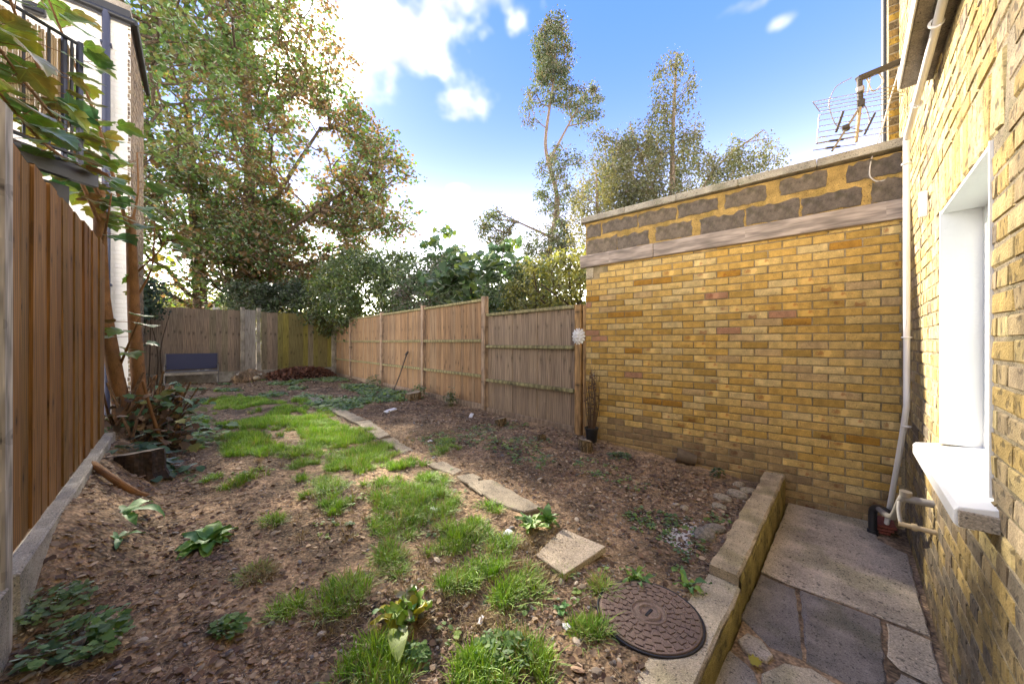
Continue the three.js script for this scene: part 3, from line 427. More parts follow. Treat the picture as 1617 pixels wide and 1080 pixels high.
// left: brown featheredge boards on a concrete gravel board
{
  const t = thing('feather_edge_fence', 'brown vertical board fence on concrete gravel board beside the white house', 'fence', [-0.62, 0, -0.2], turnOf(0, -1));
  const ms = [wood(0.33, 0.16, 0.042), wood(0.40, 0.21, 0.062), wood(0.25, 0.115, 0.03), wood(0.36, 0.195, 0.075), wood(0.31, 0.17, 0.04)], gs = boardGeos(0.152, 1.86, 0.03, 6, 4), r = mulberry(15), bot = (x) => x > 2.28 ? 0.055 * (x - 2.28) : 0;
  for (let i = 0; i < 33; i++) { const x = 0.12 + i * 0.143; if (x > 2.16 && x < 2.40) continue; const m = part(t, 'board', gs[Math.floor(r() * 6)], ms[Math.floor(r() * 5)], [x, 1.215 + 0.5 * bot(x) + (r() - .5) * 0.02, -0.006 + (i % 2) * 0.006 + (r() - .5) * 0.004]); m.rotation.set((r() - .5) * 0.006, -0.05 + (r() - .5) * 0.05, (r() - .5) * 0.008); m.scale.x = 0.86 + 0.13 * r(); m.scale.y = (1.86 - bot(x)) / 1.86 * (0.995 + 0.012 * r()); }
  for (const y of [0.6, 1.2, 1.85]) part(t, 'rail', box(4.8, 0.07, 0.05, 2.4, y, -0.065), ms[2]);
  for (const x of [0.0, 2.24]) part(t, 'post', offUV(bevelBox(0.105, 2.62, 0.12, 0.012, 0.003), x, x), M.paleTimber, [x, 0.9, 0.0]);
  for (const [a, b] of [[0.06, 2.22], [2.34, 4.84]]) part(t, 'gravel_board', offUV(bevelBox(b - a, 0.52, 0.07, 0.008, 0.003), a, 0), M.post, [(a + b) / 2, 0.01 + (a > 2 ? 0.055 * 1.25 : 0), 0.03]).rotation.z = a > 2 ? 0.055 : 0;
}
// right: panels with rails facing the garden
{
  const t = thing('closeboard_fence', 'weathered brown closeboard fence of five panels along the shrubs', 'fence', [4.02, 0, -14.62], turnOf(0, 1));
  const ms = [wood(0.50, 0.32, 0.175), wood(0.42, 0.27, 0.155), wood(0.55, 0.36, 0.20), wood(0.38, 0.255, 0.155), wood(0.47, 0.33, 0.205)], mg = [wood(0.48, 0.37, 0.27), wood(0.42, 0.325, 0.24), wood(0.53, 0.41, 0.295), wood(0.45, 0.35, 0.26)];
  const rail = wood(0.40, 0.37, 0.19), postM = wood(0.55, 0.42, 0.31), postN = wood(0.60, 0.38, 0.17); const r = mulberry(25);
  const px = [0.0, 1.85, 4.55, 7.0, 9.36, 11.5];       // posts measured from the far corner
  const g1 = boardGeos(0.097, 1.96, 0.022, 6, 6), g2 = boardGeos(0.0965, 1.74, 0.022, 6, 7);
  for (let k = 0; k < 5; k++) {
    const near = k === 4, a = px[k] + 0.06, b = px[k + 1] - 0.06, n = Math.round((b - a) / 0.098), top = near ? 1.74 : 2.02;
    for (let i = 0; i < n; i++) { const x = a + (i + 0.5) * (b - a) / n, m = part(t, 'board', (near ? g2 : g1)[Math.floor(r() * 6)], (near ? mg : ms)[Math.floor(r() * (near ? 4 : 5))], [x, top - (near ? 0.87 : 0.98) + (r() - .5) * 0.012, -0.015 + (r() - .5) * 0.006]); m.rotation.set(0, -0.11 + (r() - .5) * 0.08, (r() - .5) * 0.008); }
    const ys = near ? [0.56, 1.17] : [0.62, 1.27];
    for (const y of ys) part(t, 'rail', offUV(bevelBox(b - a, 0.055, 0.05, 0.008, 0.006), k, y), rail, [(a + b) / 2, y, 0.028]).rotation.z = (r() - .5) * 0.006;
    part(t, 'top_rail', offUV(bevelBox(b - a, 0.05, 0.06, 0.006, 0.006), k, 2), rail, [(a + b) / 2, top + 0.004, 0.01]);
    part(t, 'foot_board', offUV(bevelBox(b - a, 0.16, 0.03, 0.006, 0.004), k, 3), mg[1], [(a + b) / 2, near ? -0.02 : 0.02, 0.022]);
  }
  for (let k = 0; k < 5; k++) part(t, 'post', offUV(bevelBox(0.10, 2.45, 0.1, 0.008, 0.004), k * .3, k), k ? postM : M.post, [px[k], k === 4 ? 0.86 : 0.87, 0.02]);
  part(t, 'end_post', offUV(bevelBox(0.11, 2.2, 0.12, 0.008, 0.004), 0.3, 0.2), postN, [11.54, 0.66, 0.03]);
  part(t, 'end_post', offUV(bevelBox(0.05, 2.18, 0.10, 0.006, 0.004), 0.6, 0.2), postN, [11.64, 0.65, 0.02]);
}
// rear fence
{
  const t = thing('rear_fence', 'tall grey board fence with pale concrete posts across the end of the garden', 'fence', [-1.2, 0, -14.62], 0);
  const ms = [wood(0.42, 0.35, 0.27), wood(0.36, 0.30, 0.235), wood(0.48, 0.39, 0.30), wood(0.38, 0.34, 0.24)], gr = [wood(0.34, 0.32, 0.10), wood(0.40, 0.37, 0.09), wood(0.30, 0.27, 0.11)], pale = wood(0.62, 0.61, 0.57); const r = mulberry(35);
  const g = boardGeos(0.165, 1.98, 0.024, 6, 8), g3 = boardGeos(0.10, 2.0, 0.024, 3, 9);
  const run = (a, b, fn, geo, step, top) => { const n = Math.round((b - a) / step); for (let i = 0; i < n; i++) { const x = a + (i + .5) * (b - a) / n, m = part(t, 'board', geo[Math.floor(r() * geo.length)], fn(x), [x, top - 1.0 + (r() - .5) * 0.03, (r() - .5) * 0.012]); m.rotation.set(0, -0.05 + (r() - .5) * 0.05, (r() - .5) * 0.008); m.scale.x = (b - a) / n / step; } };
  run(0.06, 2.32, () => ms[Math.floor(r() * 4)], g, 0.152, 2.28); run(2.46, 2.74, () => pale, g3, 0.093, 2.30);
  run(2.90, 5.08, (x) => x > 3.3 && r() < 0.8 ? gr[Math.floor(r() * 3)] : ms[Math.floor(r() * 4)], g, 0.152, 2.26);
  for (const x of [0.0, 2.39, 2.82, 5.13]) part(t, 'post', offUV(bevelBox(0.11, 2.8, 0.12, 0.01, 0.004), x, 0), M.post, [x, 0.98, 0.02]);
  for (const [a, b] of [[0.06, 2.33], [2.45, 2.76], [2.88, 5.07]]) part(t, 'gravel_board', offUV(bevelBox(b - a, 0.7, 0.05, 0.006, 0.003), a, 0), M.post, [(a + b) / 2, -0.04, 0.02]);
}

// ---------- neighbour's white building and roof terrace ----------
{
  const X1 = -0.82, Z1 = -9.0, EAVE = 6.75;
  const t = thing('white_painted_house', 'white painted brick house wall with black gutter and dark downpipe', 'building', [X1, 0, Z1], Math.PI);
  t.rotation.y = 0; t.position.set(X1 - 6, 0, Z1);     // local x runs along the white wall to its corner at x = 6
  const wm = std(lin(0.8, 0.77, 0.7), { roughness: 0.8 }), bm = std(lin(0.30, 0.23, 0.17), { map: rep(tConc, 2), roughness: 1 });
  part(t, 'house_body', box(6 - 0.006, EAVE + 0.4, 2.2, 2.997, EAVE / 2 - 0.21, -1.106), bm);
  part(t, 'painted_face', box(6, EAVE + 0.4, 0.008, 3, EAVE / 2 - 0.21, -0.007), wm);
  const wp = brickMats([[0.86, 0.83, 0.76, 3], [0.84, 0.81, 0.74, 2], [0.80, 0.77, 0.69, 1]], null, 1, tClayB, 0.003, 0.75);
  brickWall(t, { x0: 3.9, x1: 6, y0: 1.6, y1: EAVE - 0.05, bond: 'flemish', geos: geoSet(6, 0.006, 0.004, 31, 2), mats: wp, merged: std(0xffffff, { roughness: 0.75, vertexColors: true }), eye: [6.2, 4, 9], seed: 8, rough: 0.006, cap: 300 });
  const side = new THREE.Group(); side.name = 'side_wall'; side.position.set(6, 0, 0); side.rotation.y = turnOf(0, -1); t.add(side);
  const sp = brickMats([[0.34, 0.26, 0.18, 3], [0.28, 0.21, 0.15, 3], [0.40, 0.31, 0.2, 2], [0.22, 0.17, 0.13, 1]], tStock, 1, tStock, 0.006);
  brickWall(side, { x0: 0.0, x1: 2.2, y0: 0.2, y1: EAVE - 0.05, bond: 'flemish', geos: geoSet(6, 0.006, 0.006, 33, 2), mats: sp, merged: std(0xffffff, { map: tStock, vertexColors: true }), eye: [0, 4, 1], seed: 18, rough: 0.012, cap: 120 });
  part(t, 'gutter', tube([[0, EAVE + 0.02, 0.08], [6.06, EAVE - 0.03, 0.08]], 0.05, 0.05, 4, 10), M.black);
  part(t, 'gutter', tube([[6.06, EAVE - 0.03, 0.1], [6.06, EAVE - 0.06, -2.2]], 0.045, 0.045, 4, 10), M.black);
  part(t, 'fascia', box(6.0, 0.12, 0.03, 3.0, EAVE + 0.12, 0.02), M.black);
  part(t, 'roof', box(6.0, 0.12, 2.2, 3, EAVE + 0.24, -1.1), M.concDark);
  const dp = part(t, 'downpipe', tube([[5.73, EAVE - 0.02, 0.09], [5.73, EAVE - 0.2, 0.075], [5.73, 0.0, 0.075]], 0.05, 0.05, 12, 10), M.navyPipe);
  for (const y of [2.2, 4.2, 6.2]) part(dp, 'pipe_clip', bevelBox(0.13, 0.04, 0.1, 0.004), M.navyPipe, [5.73, y, 0.06]);
  part(t, 'security_light', bevelBox(0.22, 0.14, 0.12, 0.02), M.black, [5.0, EAVE - 0.42, 0.08]);
  const tr = thing('roof_terrace', 'roof terrace with black railings and a bamboo screen behind the fence', 'terrace', [-2.05, 0, -3.70], turnOf(1.34, -1.07));
  part(tr, 'terrace_base', box(1.8, 3.05, 1.3, 0.84, 1.09, -0.86), std(lin(0.10, 0.10, 0.105), { roughness: 0.9 }));
  part(tr, 'deck_edge', box(1.95, 0.16, 0.06, 0.83, 2.70, -0.02), M.black);
  for (const y of [2.84, 3.80]) part(tr, 'rail', bevelBox(1.75, 0.022, 0.025, 0.004), M.black, [0.84, y, -0.02]);
  for (let i = 0; i < 13; i++) part(tr, 'railing_bar', bevelBox(0.015, 0.98, 0.015, 0.002), M.black, [0.03 + i * 0.135, 3.32, -0.02]);
  part(tr, 'railing_post', bevelBox(0.035, 1.15, 0.035, 0.005), M.navyPipe, [1.70, 3.25, -0.02]); part(tr, 'railing_post', bevelBox(0.03, 1.15, 0.03, 0.005), M.navyPipe, [1.62, 3.25, -0.05]);
  const cane = [std(lin(0.52, 0.40, 0.26)), std(lin(0.45, 0.33, 0.2)), std(lin(0.58, 0.47, 0.33))], rc = mulberry(3), cg = new THREE.CylinderGeometry(0.0065, 0.0065, 0.70, 6);
  for (let i = 0; i < 118; i++) { const m = part(tr, 'bamboo_cane', cg, cane[Math.floor(rc() * 3)], [0.02 + i * 0.0142, 3.43 + (rc() - .5) * 0.03, -0.065 + (rc() - .5) * 0.006]); m.rotation.z = (rc() - .5) * 0.02; }
}

// ---------- trees ----------
function growTree(root, o) {
  const r = mulberry(o.seed), nodes = [], V3 = (a) => V(a[0], a[1], a[2]);
  for (const tr of o.trunks) { const c = new THREE.CatmullRomCurve3(tr.map(V3), false, 'catmullrom', 0.4), n = Math.max(6, Math.round(c.getLength() / 0.35)); let prev = -1; for (let i = 0; i <= n; i++) { const p = c.getPointAt(i / n); nodes.push({ p, par: prev, tr: true, t: i / n, cnt: 0, root: o.trunks.indexOf(tr) }); prev = nodes.length - 1; } part(root, 'trunk', trunkGeo(c, tr[0][3], tr[tr.length - 1][3], n, r), o.bark || M.bark); }
  const cl = [], vol = o.blobs.map((b) => b[3] * b[4] * b[5] * (b[6] || 1)), tv = vol.reduce((a, b) => a + b, 0);
  let guard = 0; while (cl.length < o.n && guard++ < o.n * 40) { let t = r() * tv, k = 0; while (t > vol[k] && k < vol.length - 1) { t -= vol[k]; k++; } const b = o.blobs[k]; let x, y, z; do { x = r() * 2 - 1; y = r() * 2 - 1; z = r() * 2 - 1; } while (x * x + y * y + z * z > 1); const rad = Math.sqrt(x * x + y * y + z * z); if (rad < 0.55 && r() < (o.hollow ?? 0.5)) continue; const p = V(b[0] + x * b[3], b[1] + y * b[4], b[2] + z * b[5]); if ((o.voids || []).some((v) => ((p.x - v[0]) / v[3]) ** 2 + ((p.y - v[1]) / v[4]) ** 2 + ((p.z - v[2]) / v[5]) ** 2 < 1)) continue; if (noise3(p.x * (o.gf || 0.8) + o.seed, p.y * (o.gf || 0.8), p.z * (o.gf || 0.8)) < (o.gap ?? 0.4)) continue; cl.push(p); }
  const tn = nodes.filter((n) => n.t > (o.from ?? 0.25));
  for (const p of cl) p.d = Math.min(...tn.map((n) => n.p.distanceTo(p))); cl.sort((a, b) => a.d - b.d);
  const live = nodes.map((n, i) => i).filter((i) => nodes[i].t > (o.from ?? 0.25)); const clumps = [];
  for (const p of cl) { let best = -1, bc = 1e9; for (const i of live) { const q = nodes[i].p, dx = q.x - p.x, dy = q.y - p.y, dz = q.z - p.z, d = Math.sqrt(dx * dx + dy * dy + dz * dz); const c = d + Math.max(0, dy + 0.35 * d * (o.rise ?? 1)) * 1.2; if (c < bc) { bc = c; best = i; } } const a = nodes[best].p, d = a.distanceTo(p), n = Math.max(1, Math.min(7, Math.round(d / 0.45))); let prev = best; for (let k = 1; k <= n; k++) { const t = k / n, q = a.clone().lerp(p, t); q.y += Math.sin(t * Math.PI) * d * 0.06 * (o.rise ?? 1); if (k < n) q.add(V(gauss(r), gauss(r), gauss(r)).multiplyScalar(0.06 * Math.min(1, d))); nodes.push({ p: q, par: prev, cnt: 0, t: 1, root: nodes[prev].root }); prev = nodes.length - 1; live.push(prev); } clumps.push(prev); }
  for (const i of clumps) { let k = i; while (k >= 0 && !nodes[k].tr) { nodes[k].cnt++; k = nodes[k].par; } }
  const S = 5, rad = (c) => (o.twig || 0.008) * Math.pow(Math.max(1, c), 0.5);
  const a = V(0, 0, 0), u = V(0, 0, 0), w = V(0, 0, 0);
  const roots = [...new Set(nodes.map((n) => n.root))];
  for (const rt of roots) { const pos = [], nor = [], uv = [], idx = [];
  for (const n of nodes) { if (n.root !== rt || n.tr || n.par < 0) continue; const p0 = nodes[n.par].p, p1 = n.p, r1 = rad(n.cnt), r0 = nodes[n.par].tr ? r1 * 1.25 : rad(nodes[n.par].cnt) * 0.6 + r1 * 0.4; a.subVectors(p1, p0); if (a.lengthSq() < 1e-8) continue; a.normalize(); u.set(-a.z, 0.01, a.x).cross(a).normalize(); w.crossVectors(a, u); const st = pos.length / 3; for (let e = 0; e < 2; e++) for (let k = 0; k <= S; k++) { const th = k / S * Math.PI * 2, cx = Math.cos(th), sx = Math.sin(th), R0 = e ? r1 : r0, P = e ? p1 : p0; const nx = u.x * cx + w.x * sx, ny = u.y * cx + w.y * sx, nz = u.z * cx + w.z * sx; pos.push(P.x + nx * R0, P.y + ny * R0, P.z + nz * R0); nor.push(nx, ny, nz); uv.push(k / S, e * 0.5); } for (let k = 0; k < S; k++) { const b = st + k, c = b + S + 1; idx.push(b, b + 1, c + 1, b, c + 1, c); } }
  if (idx.length) { const g = new THREE.BufferGeometry(); g.setAttribute('position', new THREE.Float32BufferAttribute(pos, 3)); g.setAttribute('normal', new THREE.Float32BufferAttribute(nor, 3)); g.setAttribute('uv', new THREE.Float32BufferAttribute(uv, 2)); g.setIndex(idx); part(root, 'branches', g, o.bark || M.bark, null, 'stuff'); } }
  const lv = [];
  for (const i of clumps) { const p = nodes[i].p, tone = r(), hue = o.cols[Math.floor(Math.pow(r(), 1.2) * o.cols.length)]; const k = Math.round(o.leaves * (0.5 + r()));
    for (let q = 0; q < k; q++) { const R0 = o.cr; const d = V(gauss(r) * R0, gauss(r) * R0 * (o.flat ?? 0.7), gauss(r) * R0); if (o.droop) d.y -= Math.abs(gauss(r)) * o.droop; const c = r() < 0.65 ? hue : o.cols[Math.floor(r() * o.cols.length)], b = 0.75 + 0.5 * r(); lv.push([p.clone().add(d), [(o.pitch ?? 0.5) + gauss(r) * 0.7, r() * 6.283, gauss(r) * 0.7], o.leaf * (0.6 + 0.7 * r()), [c[0] * b, c[1] * b, c[2] * b]]); } }
  return instanced(root, 'crown', o.geo, o.mat || M.leafI, lv);
}
function trunkGeo(c, r0, r1, n, r) { const rad = 12, pos = [], uv = [], idx = [], L = c.getLength(); const s = r() * 50; for (let i = 0; i <= n; i++) { const t = i / n, p = c.getPointAt(t), tg = c.getTangentAt(t), u = V(1, 0, 0).cross(tg).normalize(), w = tg.clone().cross(u); const rr0 = mix(r0, r1, t) * (1 + 0.45 * Math.exp(-t * L * 2.2)); for (let k = 0; k <= rad; k++) { const th = k / rad * Math.PI * 2, kk = rr0 * (0.88 + 0.24 * noise3(Math.cos(th) * 1.6 + s, t * L * 0.9, Math.sin(th) * 1.6)); pos.push(p.x + (u.x * Math.cos(th) + w.x * Math.sin(th)) * kk, p.y + (u.y * Math.cos(th) + w.y * Math.sin(th)) * kk, p.z + (u.z * Math.cos(th) + w.z * Math.sin(th)) * kk); uv.push(k / rad * 2, t * L); } } for (let i = 0; i < n; i++) for (let k = 0; k < rad; k++) { const a = i * (rad + 1) + k, b = a + rad + 1; idx.push(a, a + 1, b + 1, a, b + 1, b); } const g = new THREE.BufferGeometry(); g.setAttribute('position', new THREE.Float32BufferAttribute(pos, 3)); g.setAttribute('uv', new THREE.Float32BufferAttribute(uv, 2)); g.setIndex(idx); g.computeVertexNormals(); return g; }

const GRN = [[0.115, 0.22, 0.03], [0.09, 0.18, 0.03], [0.18, 0.26, 0.03], [0.21, 0.20, 0.04], [0.27, 0.15, 0.045]];
// sycamores beyond the rear fence
{
  const G = 'sycamores beyond the rear fence';
  const a = thing('sycamore_tree', 'tall spreading sycamore with browning leaves behind the bench', 'tree', [0, 0, 0], 0, G);
  growTree(a, { seed: 3, trunks: [[[0.15, -0.5, -19.6, 0.30], [0.2, 3, -19.7, 0.25], [0.0, 7, -19.8, 0.2], [-0.3, 13, -20, 0.1]]], blobs: [[-0.5, 9, -19.5, 4.2, 4.5, 3.0], [-1.5, 15, -19.5, 4.5, 4.6, 2.8], [0, 5.0, -18.8, 4.0, 2.4, 1.6, 1.9]], n: 1750, cr: 0.34, leaves: 26, leaf: 0.12, rise: 1.5, geo: LF.maple, cols: GRN, voids: [[3.7, 10.4, -19.3, 1.3, 2.4, 3]], gap: 0.38, gf: 0.9, twig: 0.009, from: 0.2 });
  const b = thing('sycamore_tree', 'tall sycamore whose browning crown reaches over the closeboard fence', 'tree', [0, 0, 0], 0, G);
  growTree(b, { seed: 5, trunks: [[[1.3, -0.5, -18.6, 0.32], [1.5, 3.0, -18.6, 0.27], [1.7, 6.5, -18.4, 0.22], [1.7, 10, -18.3, 0.17], [1.5, 15, -18.2, 0.08]], [[1.65, 5.2, -18.5, 0.14], [2.8, 7.8, -17.8, 0.10], [4.1, 10.5, -17.2, 0.05]], [[1.6, 4.4, -18.5, 0.10], [3.4, 6.3, -16.8, 0.07], [5.2, 8.0, -15.4, 0.04]]], blobs: [[1.8, 9.5, -18, 3.0, 4.4, 2.4], [4.3, 8.6, -16.2, 2.5, 3.2, 2.0, 1.3], [2.3, 15.2, -17, 2.3, 3.8, 2.0, 0.8], [6.0, 7.6, -14.9, 1.6, 2.4, 1.5, 1.3], [3.9, 11.8, -16.4, 1.3, 1.5, 1.3, 0.9], [4.5, 12.8, -16.8, 1.3, 1.7, 1.2, 0.45], [2.8, 5.2, -17.3, 3.4, 2.6, 1.6, 3.0]], voids: [[3.5, 9.3, -17.3, 1.15, 2.3, 2.6], [6.9, 13.6, -16.5, 1.6, 2.2, 3]], n: 1950, cr: 0.34, leaves: 25, leaf: 0.12, rise: 1.5, geo: LF.maple, cols: [...GRN, [0.27, 0.155, 0.045], [0.23, 0.13, 0.04]], gap: 0.38, gf: 0.9, twig: 0.009, from: 0.2 });
  const c = thing('sycamore_tree', 'leafy tree rising beside the corner of the white house', 'tree', [0, 0, 0], 0, G);
  growTree(c, { seed: 8, trunks: [[[-1.9, -0.5, -14.0, 0.2], [-1.8, 4, -14.0, 0.15], [-1.5, 10, -14.0, 0.07]]], blobs: [[-0.9, 9.6, -13.4, 1.9, 3.2, 1.9], [-1.2, 6.0, -13.8, 1.2, 1.8, 1.4, 0.7], [0.6, 11.5, -14, 1.8, 2.0, 1.8]], n: 300, cr: 0.3, leaves: 20, leaf: 0.105, geo: LF.maple, cols: GRN.slice(0, 4), gap: 0.4, twig: 0.008, from: 0.25 });
}
// tall slender tree and birches behind the extension
{
  const e = thing('slender_tree', 'tall slender tree with bare winding stems and tufted leafy top', 'tree');
  growTree(e, { seed: 14, bark: M.barkPale, trunks: [[[12.2, -0.5, -12.0, 0.2], [12.6, 5.5, -11.5, 0.16], [12.9, 8, -11.3, 0.13], [12.4, 10.5, -11.6, 0.10], [12.7, 13.4, -11.4, 0.05], [12.9, 16.2, -11.3, 0.02]], [[12.5, 9.6, -11.6, 0.07], [13.3, 11.6, -10.9, 0.05], [13.9, 13, -10.4, 0.02]], [[12.8, 6.2, -11.5, 0.06], [11.6, 6.9, -12.5, 0.04], [10.8, 7.4, -13.2, 0.02]]], blobs: [[12.7, 14.6, -11.4, 0.9, 2.2, 0.9, 1.6], [13.9, 12.7, -10.4, 1.0, 1.2, 1.0, 1.2], [12.9, 8.4, -11.2, 1.3, 2.2, 1.2, 0.5], [10.7, 6.8, -13.2, 0.9, 0.9, 0.9], [12.6, 5.6, -11.4, 1.4, 1.2, 1.4, 0.8], [11.9, 12.6, -12, 0.6, 1.0, 0.6, 0.8]], n: 430, cr: 0.26, leaves: 52, leaf: 0.115, geo: LF.simple, cols: [[0.09, 0.125, 0.04], [0.12, 0.15, 0.045], [0.08, 0.11, 0.05], [0.15, 0.125, 0.05]], gap: 0.33, gf: 1.2, twig: 0.009, from: 0.3, hollow: 0.2, droop: 0.15 });
  const b = thing('weeping_birch', 'weeping birch with fine trailing foliage behind the block parapet', 'tree');
  growTree(b, { seed: 24, bark: M.barkPale, trunks: [[[13.2, -0.5, -6.2, 0.2], [13.2, 6, -6.0, 0.14], [13.1, 9, -5.9, 0.08], [13.2, 11.8, -5.8, 0.03]], [[13.2, 5, -6.0, 0.09], [12.3, 8, -6.7, 0.05], [12.0, 9.3, -7, 0.02]], [[13.2, 5, -6, 0.09], [14.6, 7.8, -4.9, 0.05], [15.6, 9.0, -3.7, 0.02]]], blobs: [[13.1, 9.2, -5.9, 0.9, 2.8, 0.9, 1.3], [12.1, 7.6, -6.9, 1.2, 1.7, 1.2, 1.3], [14.6, 7.6, -4.9, 1.2, 1.2, 1.2], [15.6, 8.3, -3.8, 0.9, 0.9, 0.9], [13.0, 5.6, -6.2, 2.2, 1.4, 2.0, 1.0], [11.3, 7.4, -7.4, 1.0, 1.9, 1.0, 1.1], [13.9, 8.0, -5.4, 0.9, 1.3, 0.9, 1.0]], n: 820, cr: 0.2, leaves: 64, leaf: 0.09, geo: LF.simple, cols: [[0.14, 0.155, 0.045], [0.18, 0.185, 0.05], [0.11, 0.13, 0.045], [0.2, 0.17, 0.065]], gap: 0.34, gf: 1.3, twig: 0.006, from: 0.35, droop: 0.7, hollow: 0.3 });
  const b2 = thing('weeping_birch', 'yellowing birch foliage between the slender tree and the parapet', 'tree');
  growTree(b2, { seed: 28, bark: M.barkPale, trunks: [[[10.2, -0.5, -7.3, 0.14], [10.3, 4, -7.2, 0.1], [10.2, 7, -7.2, 0.03]]], blobs: [[10.2, 5.4, -7.2, 1.0, 1.9, 1.0, 1.2], [9.3, 3.9, -7.5, 0.9, 1.2, 0.9], [11.0, 4.6, -6.6, 1.2, 1.4, 1.2]], n: 260, cr: 0.2, leaves: 55, leaf: 0.08, geo: LF.simple, cols: [[0.20, 0.19, 0.04], [0.24, 0.21, 0.045], [0.15, 0.16, 0.04]], gap: 0.33, gf: 1.4, twig: 0.006, from: 0.2, droop: 0.5, hollow: 0.3 });
}
// shrubs over the right fence
const bush = (name, label, o, group) => { const t = thing(name, label, 'shrub', [0, 0, 0], 0, group); const r = mulberry(o.seed + 100), b0 = o.blobs[0]; o.trunks = o.trunks || Array.from({ length: 4 }, () => [[b0[0] + gauss(r) * 0.2, -0.46, b0[2] + gauss(r) * 0.2, 0.04], [b0[0] + gauss(r) * b0[3] * 0.4, b0[1] * 0.6, b0[2] + gauss(r) * b0[5] * 0.4, 0.028], [b0[0] + gauss(r) * b0[3] * 0.7, b0[1] + b0[4] * 0.3, b0[2] + gauss(r) * b0[5] * 0.7, 0.012]]); o.from = o.from ?? 0.3; o.twig = o.twig || 0.005; growTree(t, o); return t; };
const SH = 'shrubs behind the right fence';
bush('evergreen_shrub', 'dark dense evergreen shrub with small leaves leaning over the fence middle', { seed: 41, blobs: [[5.3, 2.2, -9.6, 1.1, 1.7, 1.6], [5.1, 2.4, -8.0, 0.9, 1.2, 1.1]], n: 330, cr: 0.2, leaves: 46, leaf: 0.075, geo: LF.round, cols: [[0.11, 0.18, 0.06], [0.14, 0.2, 0.07], [0.2, 0.17, 0.11], [0.09, 0.15, 0.055]], gap: 0.2 }, SH);
bush('fig_bush', 'fig bush with big lobed leaves on upright stems above the fence', { seed: 42, trunks: [[[5.3, -0.46, -7.9, 0.04], [5.2, 2.2, -8.0, 0.03], [5.2, 4.4, -9.3, 0.01]], [[5.3, -0.46, -7.6, 0.04], [5.2, 2.0, -7.3, 0.03], [5.1, 3.4, -7.6, 0.01]], [[5.4, -0.46, -7.0, 0.04], [5.3, 2.0, -6.6, 0.03], [5.3, 3.6, -6.2, 0.01]]], blobs: [[5.2, 3.6, -9.0, 0.5, 1.0, 0.7], [5.0, 2.6, -7.5, 0.7, 0.9, 1.2], [5.3, 2.7, -6.3, 0.6, 1.0, 0.8]], n: 130, cr: 0.22, leaves: 9, leaf: 0.19, geo: LF.mapleBig, cols: [[0.10, 0.19, 0.06], [0.13, 0.23, 0.06], [0.11, 0.2, 0.09], [0.24, 0.32, 0.04]], gap: 0.2, flat: 0.6, hollow: 0 }, SH);
bush('privet_shrub', 'yellow green privet shrub crowding the end of the brick wall', { seed: 43, blobs: [[5.3, 1.9, -3.9, 0.75, 1.2, 0.9], [5.2, 2.2, -4.8, 0.7, 0.8, 0.8], [5.0, 1.7, -5.2, 0.5, 0.8, 0.6]], n: 300, cr: 0.17, leaves: 46, leaf: 0.07, geo: LF.simple, cols: [[0.32, 0.31, 0.045], [0.36, 0.34, 0.05], [0.26, 0.27, 0.045], [0.19, 0.22, 0.045]], gap: 0.2 }, SH);
bush('leafy_shrub', 'mid green leafy shrub between the privet and the fig bush', { seed: 44, blobs: [[5.3, 1.8, -6.0, 0.7, 1.0, 0.9], [5.5, 2.2, -5.6, 0.7, 0.9, 0.8]], n: 220, cr: 0.19, leaves: 42, leaf: 0.085, geo: LF.simple, cols: [[0.10, 0.17, 0.04], [0.14, 0.2, 0.045], [0.09, 0.14, 0.05]], gap: 0.2 }, SH);
bush('broadleaf_shrub', 'bushy green tree hanging over the far corner of both fences', { seed: 45, blobs: [[4.6, 3.1, -13.2, 1.5, 1.6, 1.5], [3.9, 2.6, -14.4, 1.2, 1.0, 0.9], [5.3, 3.0, -11.4, 1.0, 1.3, 1.2]], n: 430, cr: 0.25, leaves: 40, leaf: 0.12, geo: LF.simple, cols: [[0.11, 0.18, 0.04], [0.15, 0.22, 0.04], [0.09, 0.14, 0.045], [0.2, 0.23, 0.04]], gap: 0.25 }, SH);
bush('laurel_shrub', 'dark laurel bush spilling over the top of the rear fence', { seed: 46, blobs: [[2.8, 2.7, -15.7, 1.3, 0.9, 0.9], [1.6, 2.8, -16.2, 0.9, 0.7, 0.8], [3.3, 2.1, -14.9, 0.5, 0.5, 0.35]], n: 230, cr: 0.2, leaves: 38, leaf: 0.12, geo: LF.simple, cols: [[0.06, 0.10, 0.035], [0.075, 0.125, 0.04], [0.10, 0.14, 0.045]], gap: 0.2 });
bush('backlit_shrub', 'pale yellow green shrubbery far behind the rear fence', { seed: 47, blobs: [[-1.0, 2.4, -24, 4, 2.0, 1.5], [5, 2.6, -24, 4, 2.2, 1.5]], n: 420, cr: 0.42, leaves: 34, leaf: 0.17, geo: LF.simple, cols: [[0.26, 0.28, 0.04], [0.2, 0.23, 0.04], [0.32, 0.3, 0.05]], gap: 0.3 });
bush('backlit_shrub', 'light green shrubbery beyond the closeboard fence and the evergreens', { seed: 48, blobs: [[10, 2.4, -16, 3, 2.4, 3], [8.5, 1.9, -11.5, 1.6, 2.0, 2.0]], n: 420, cr: 0.36, leaves: 34, leaf: 0.15, geo: LF.simple, cols: [[0.22, 0.25, 0.04], [0.16, 0.2, 0.04], [0.28, 0.28, 0.05]], gap: 0.3 });
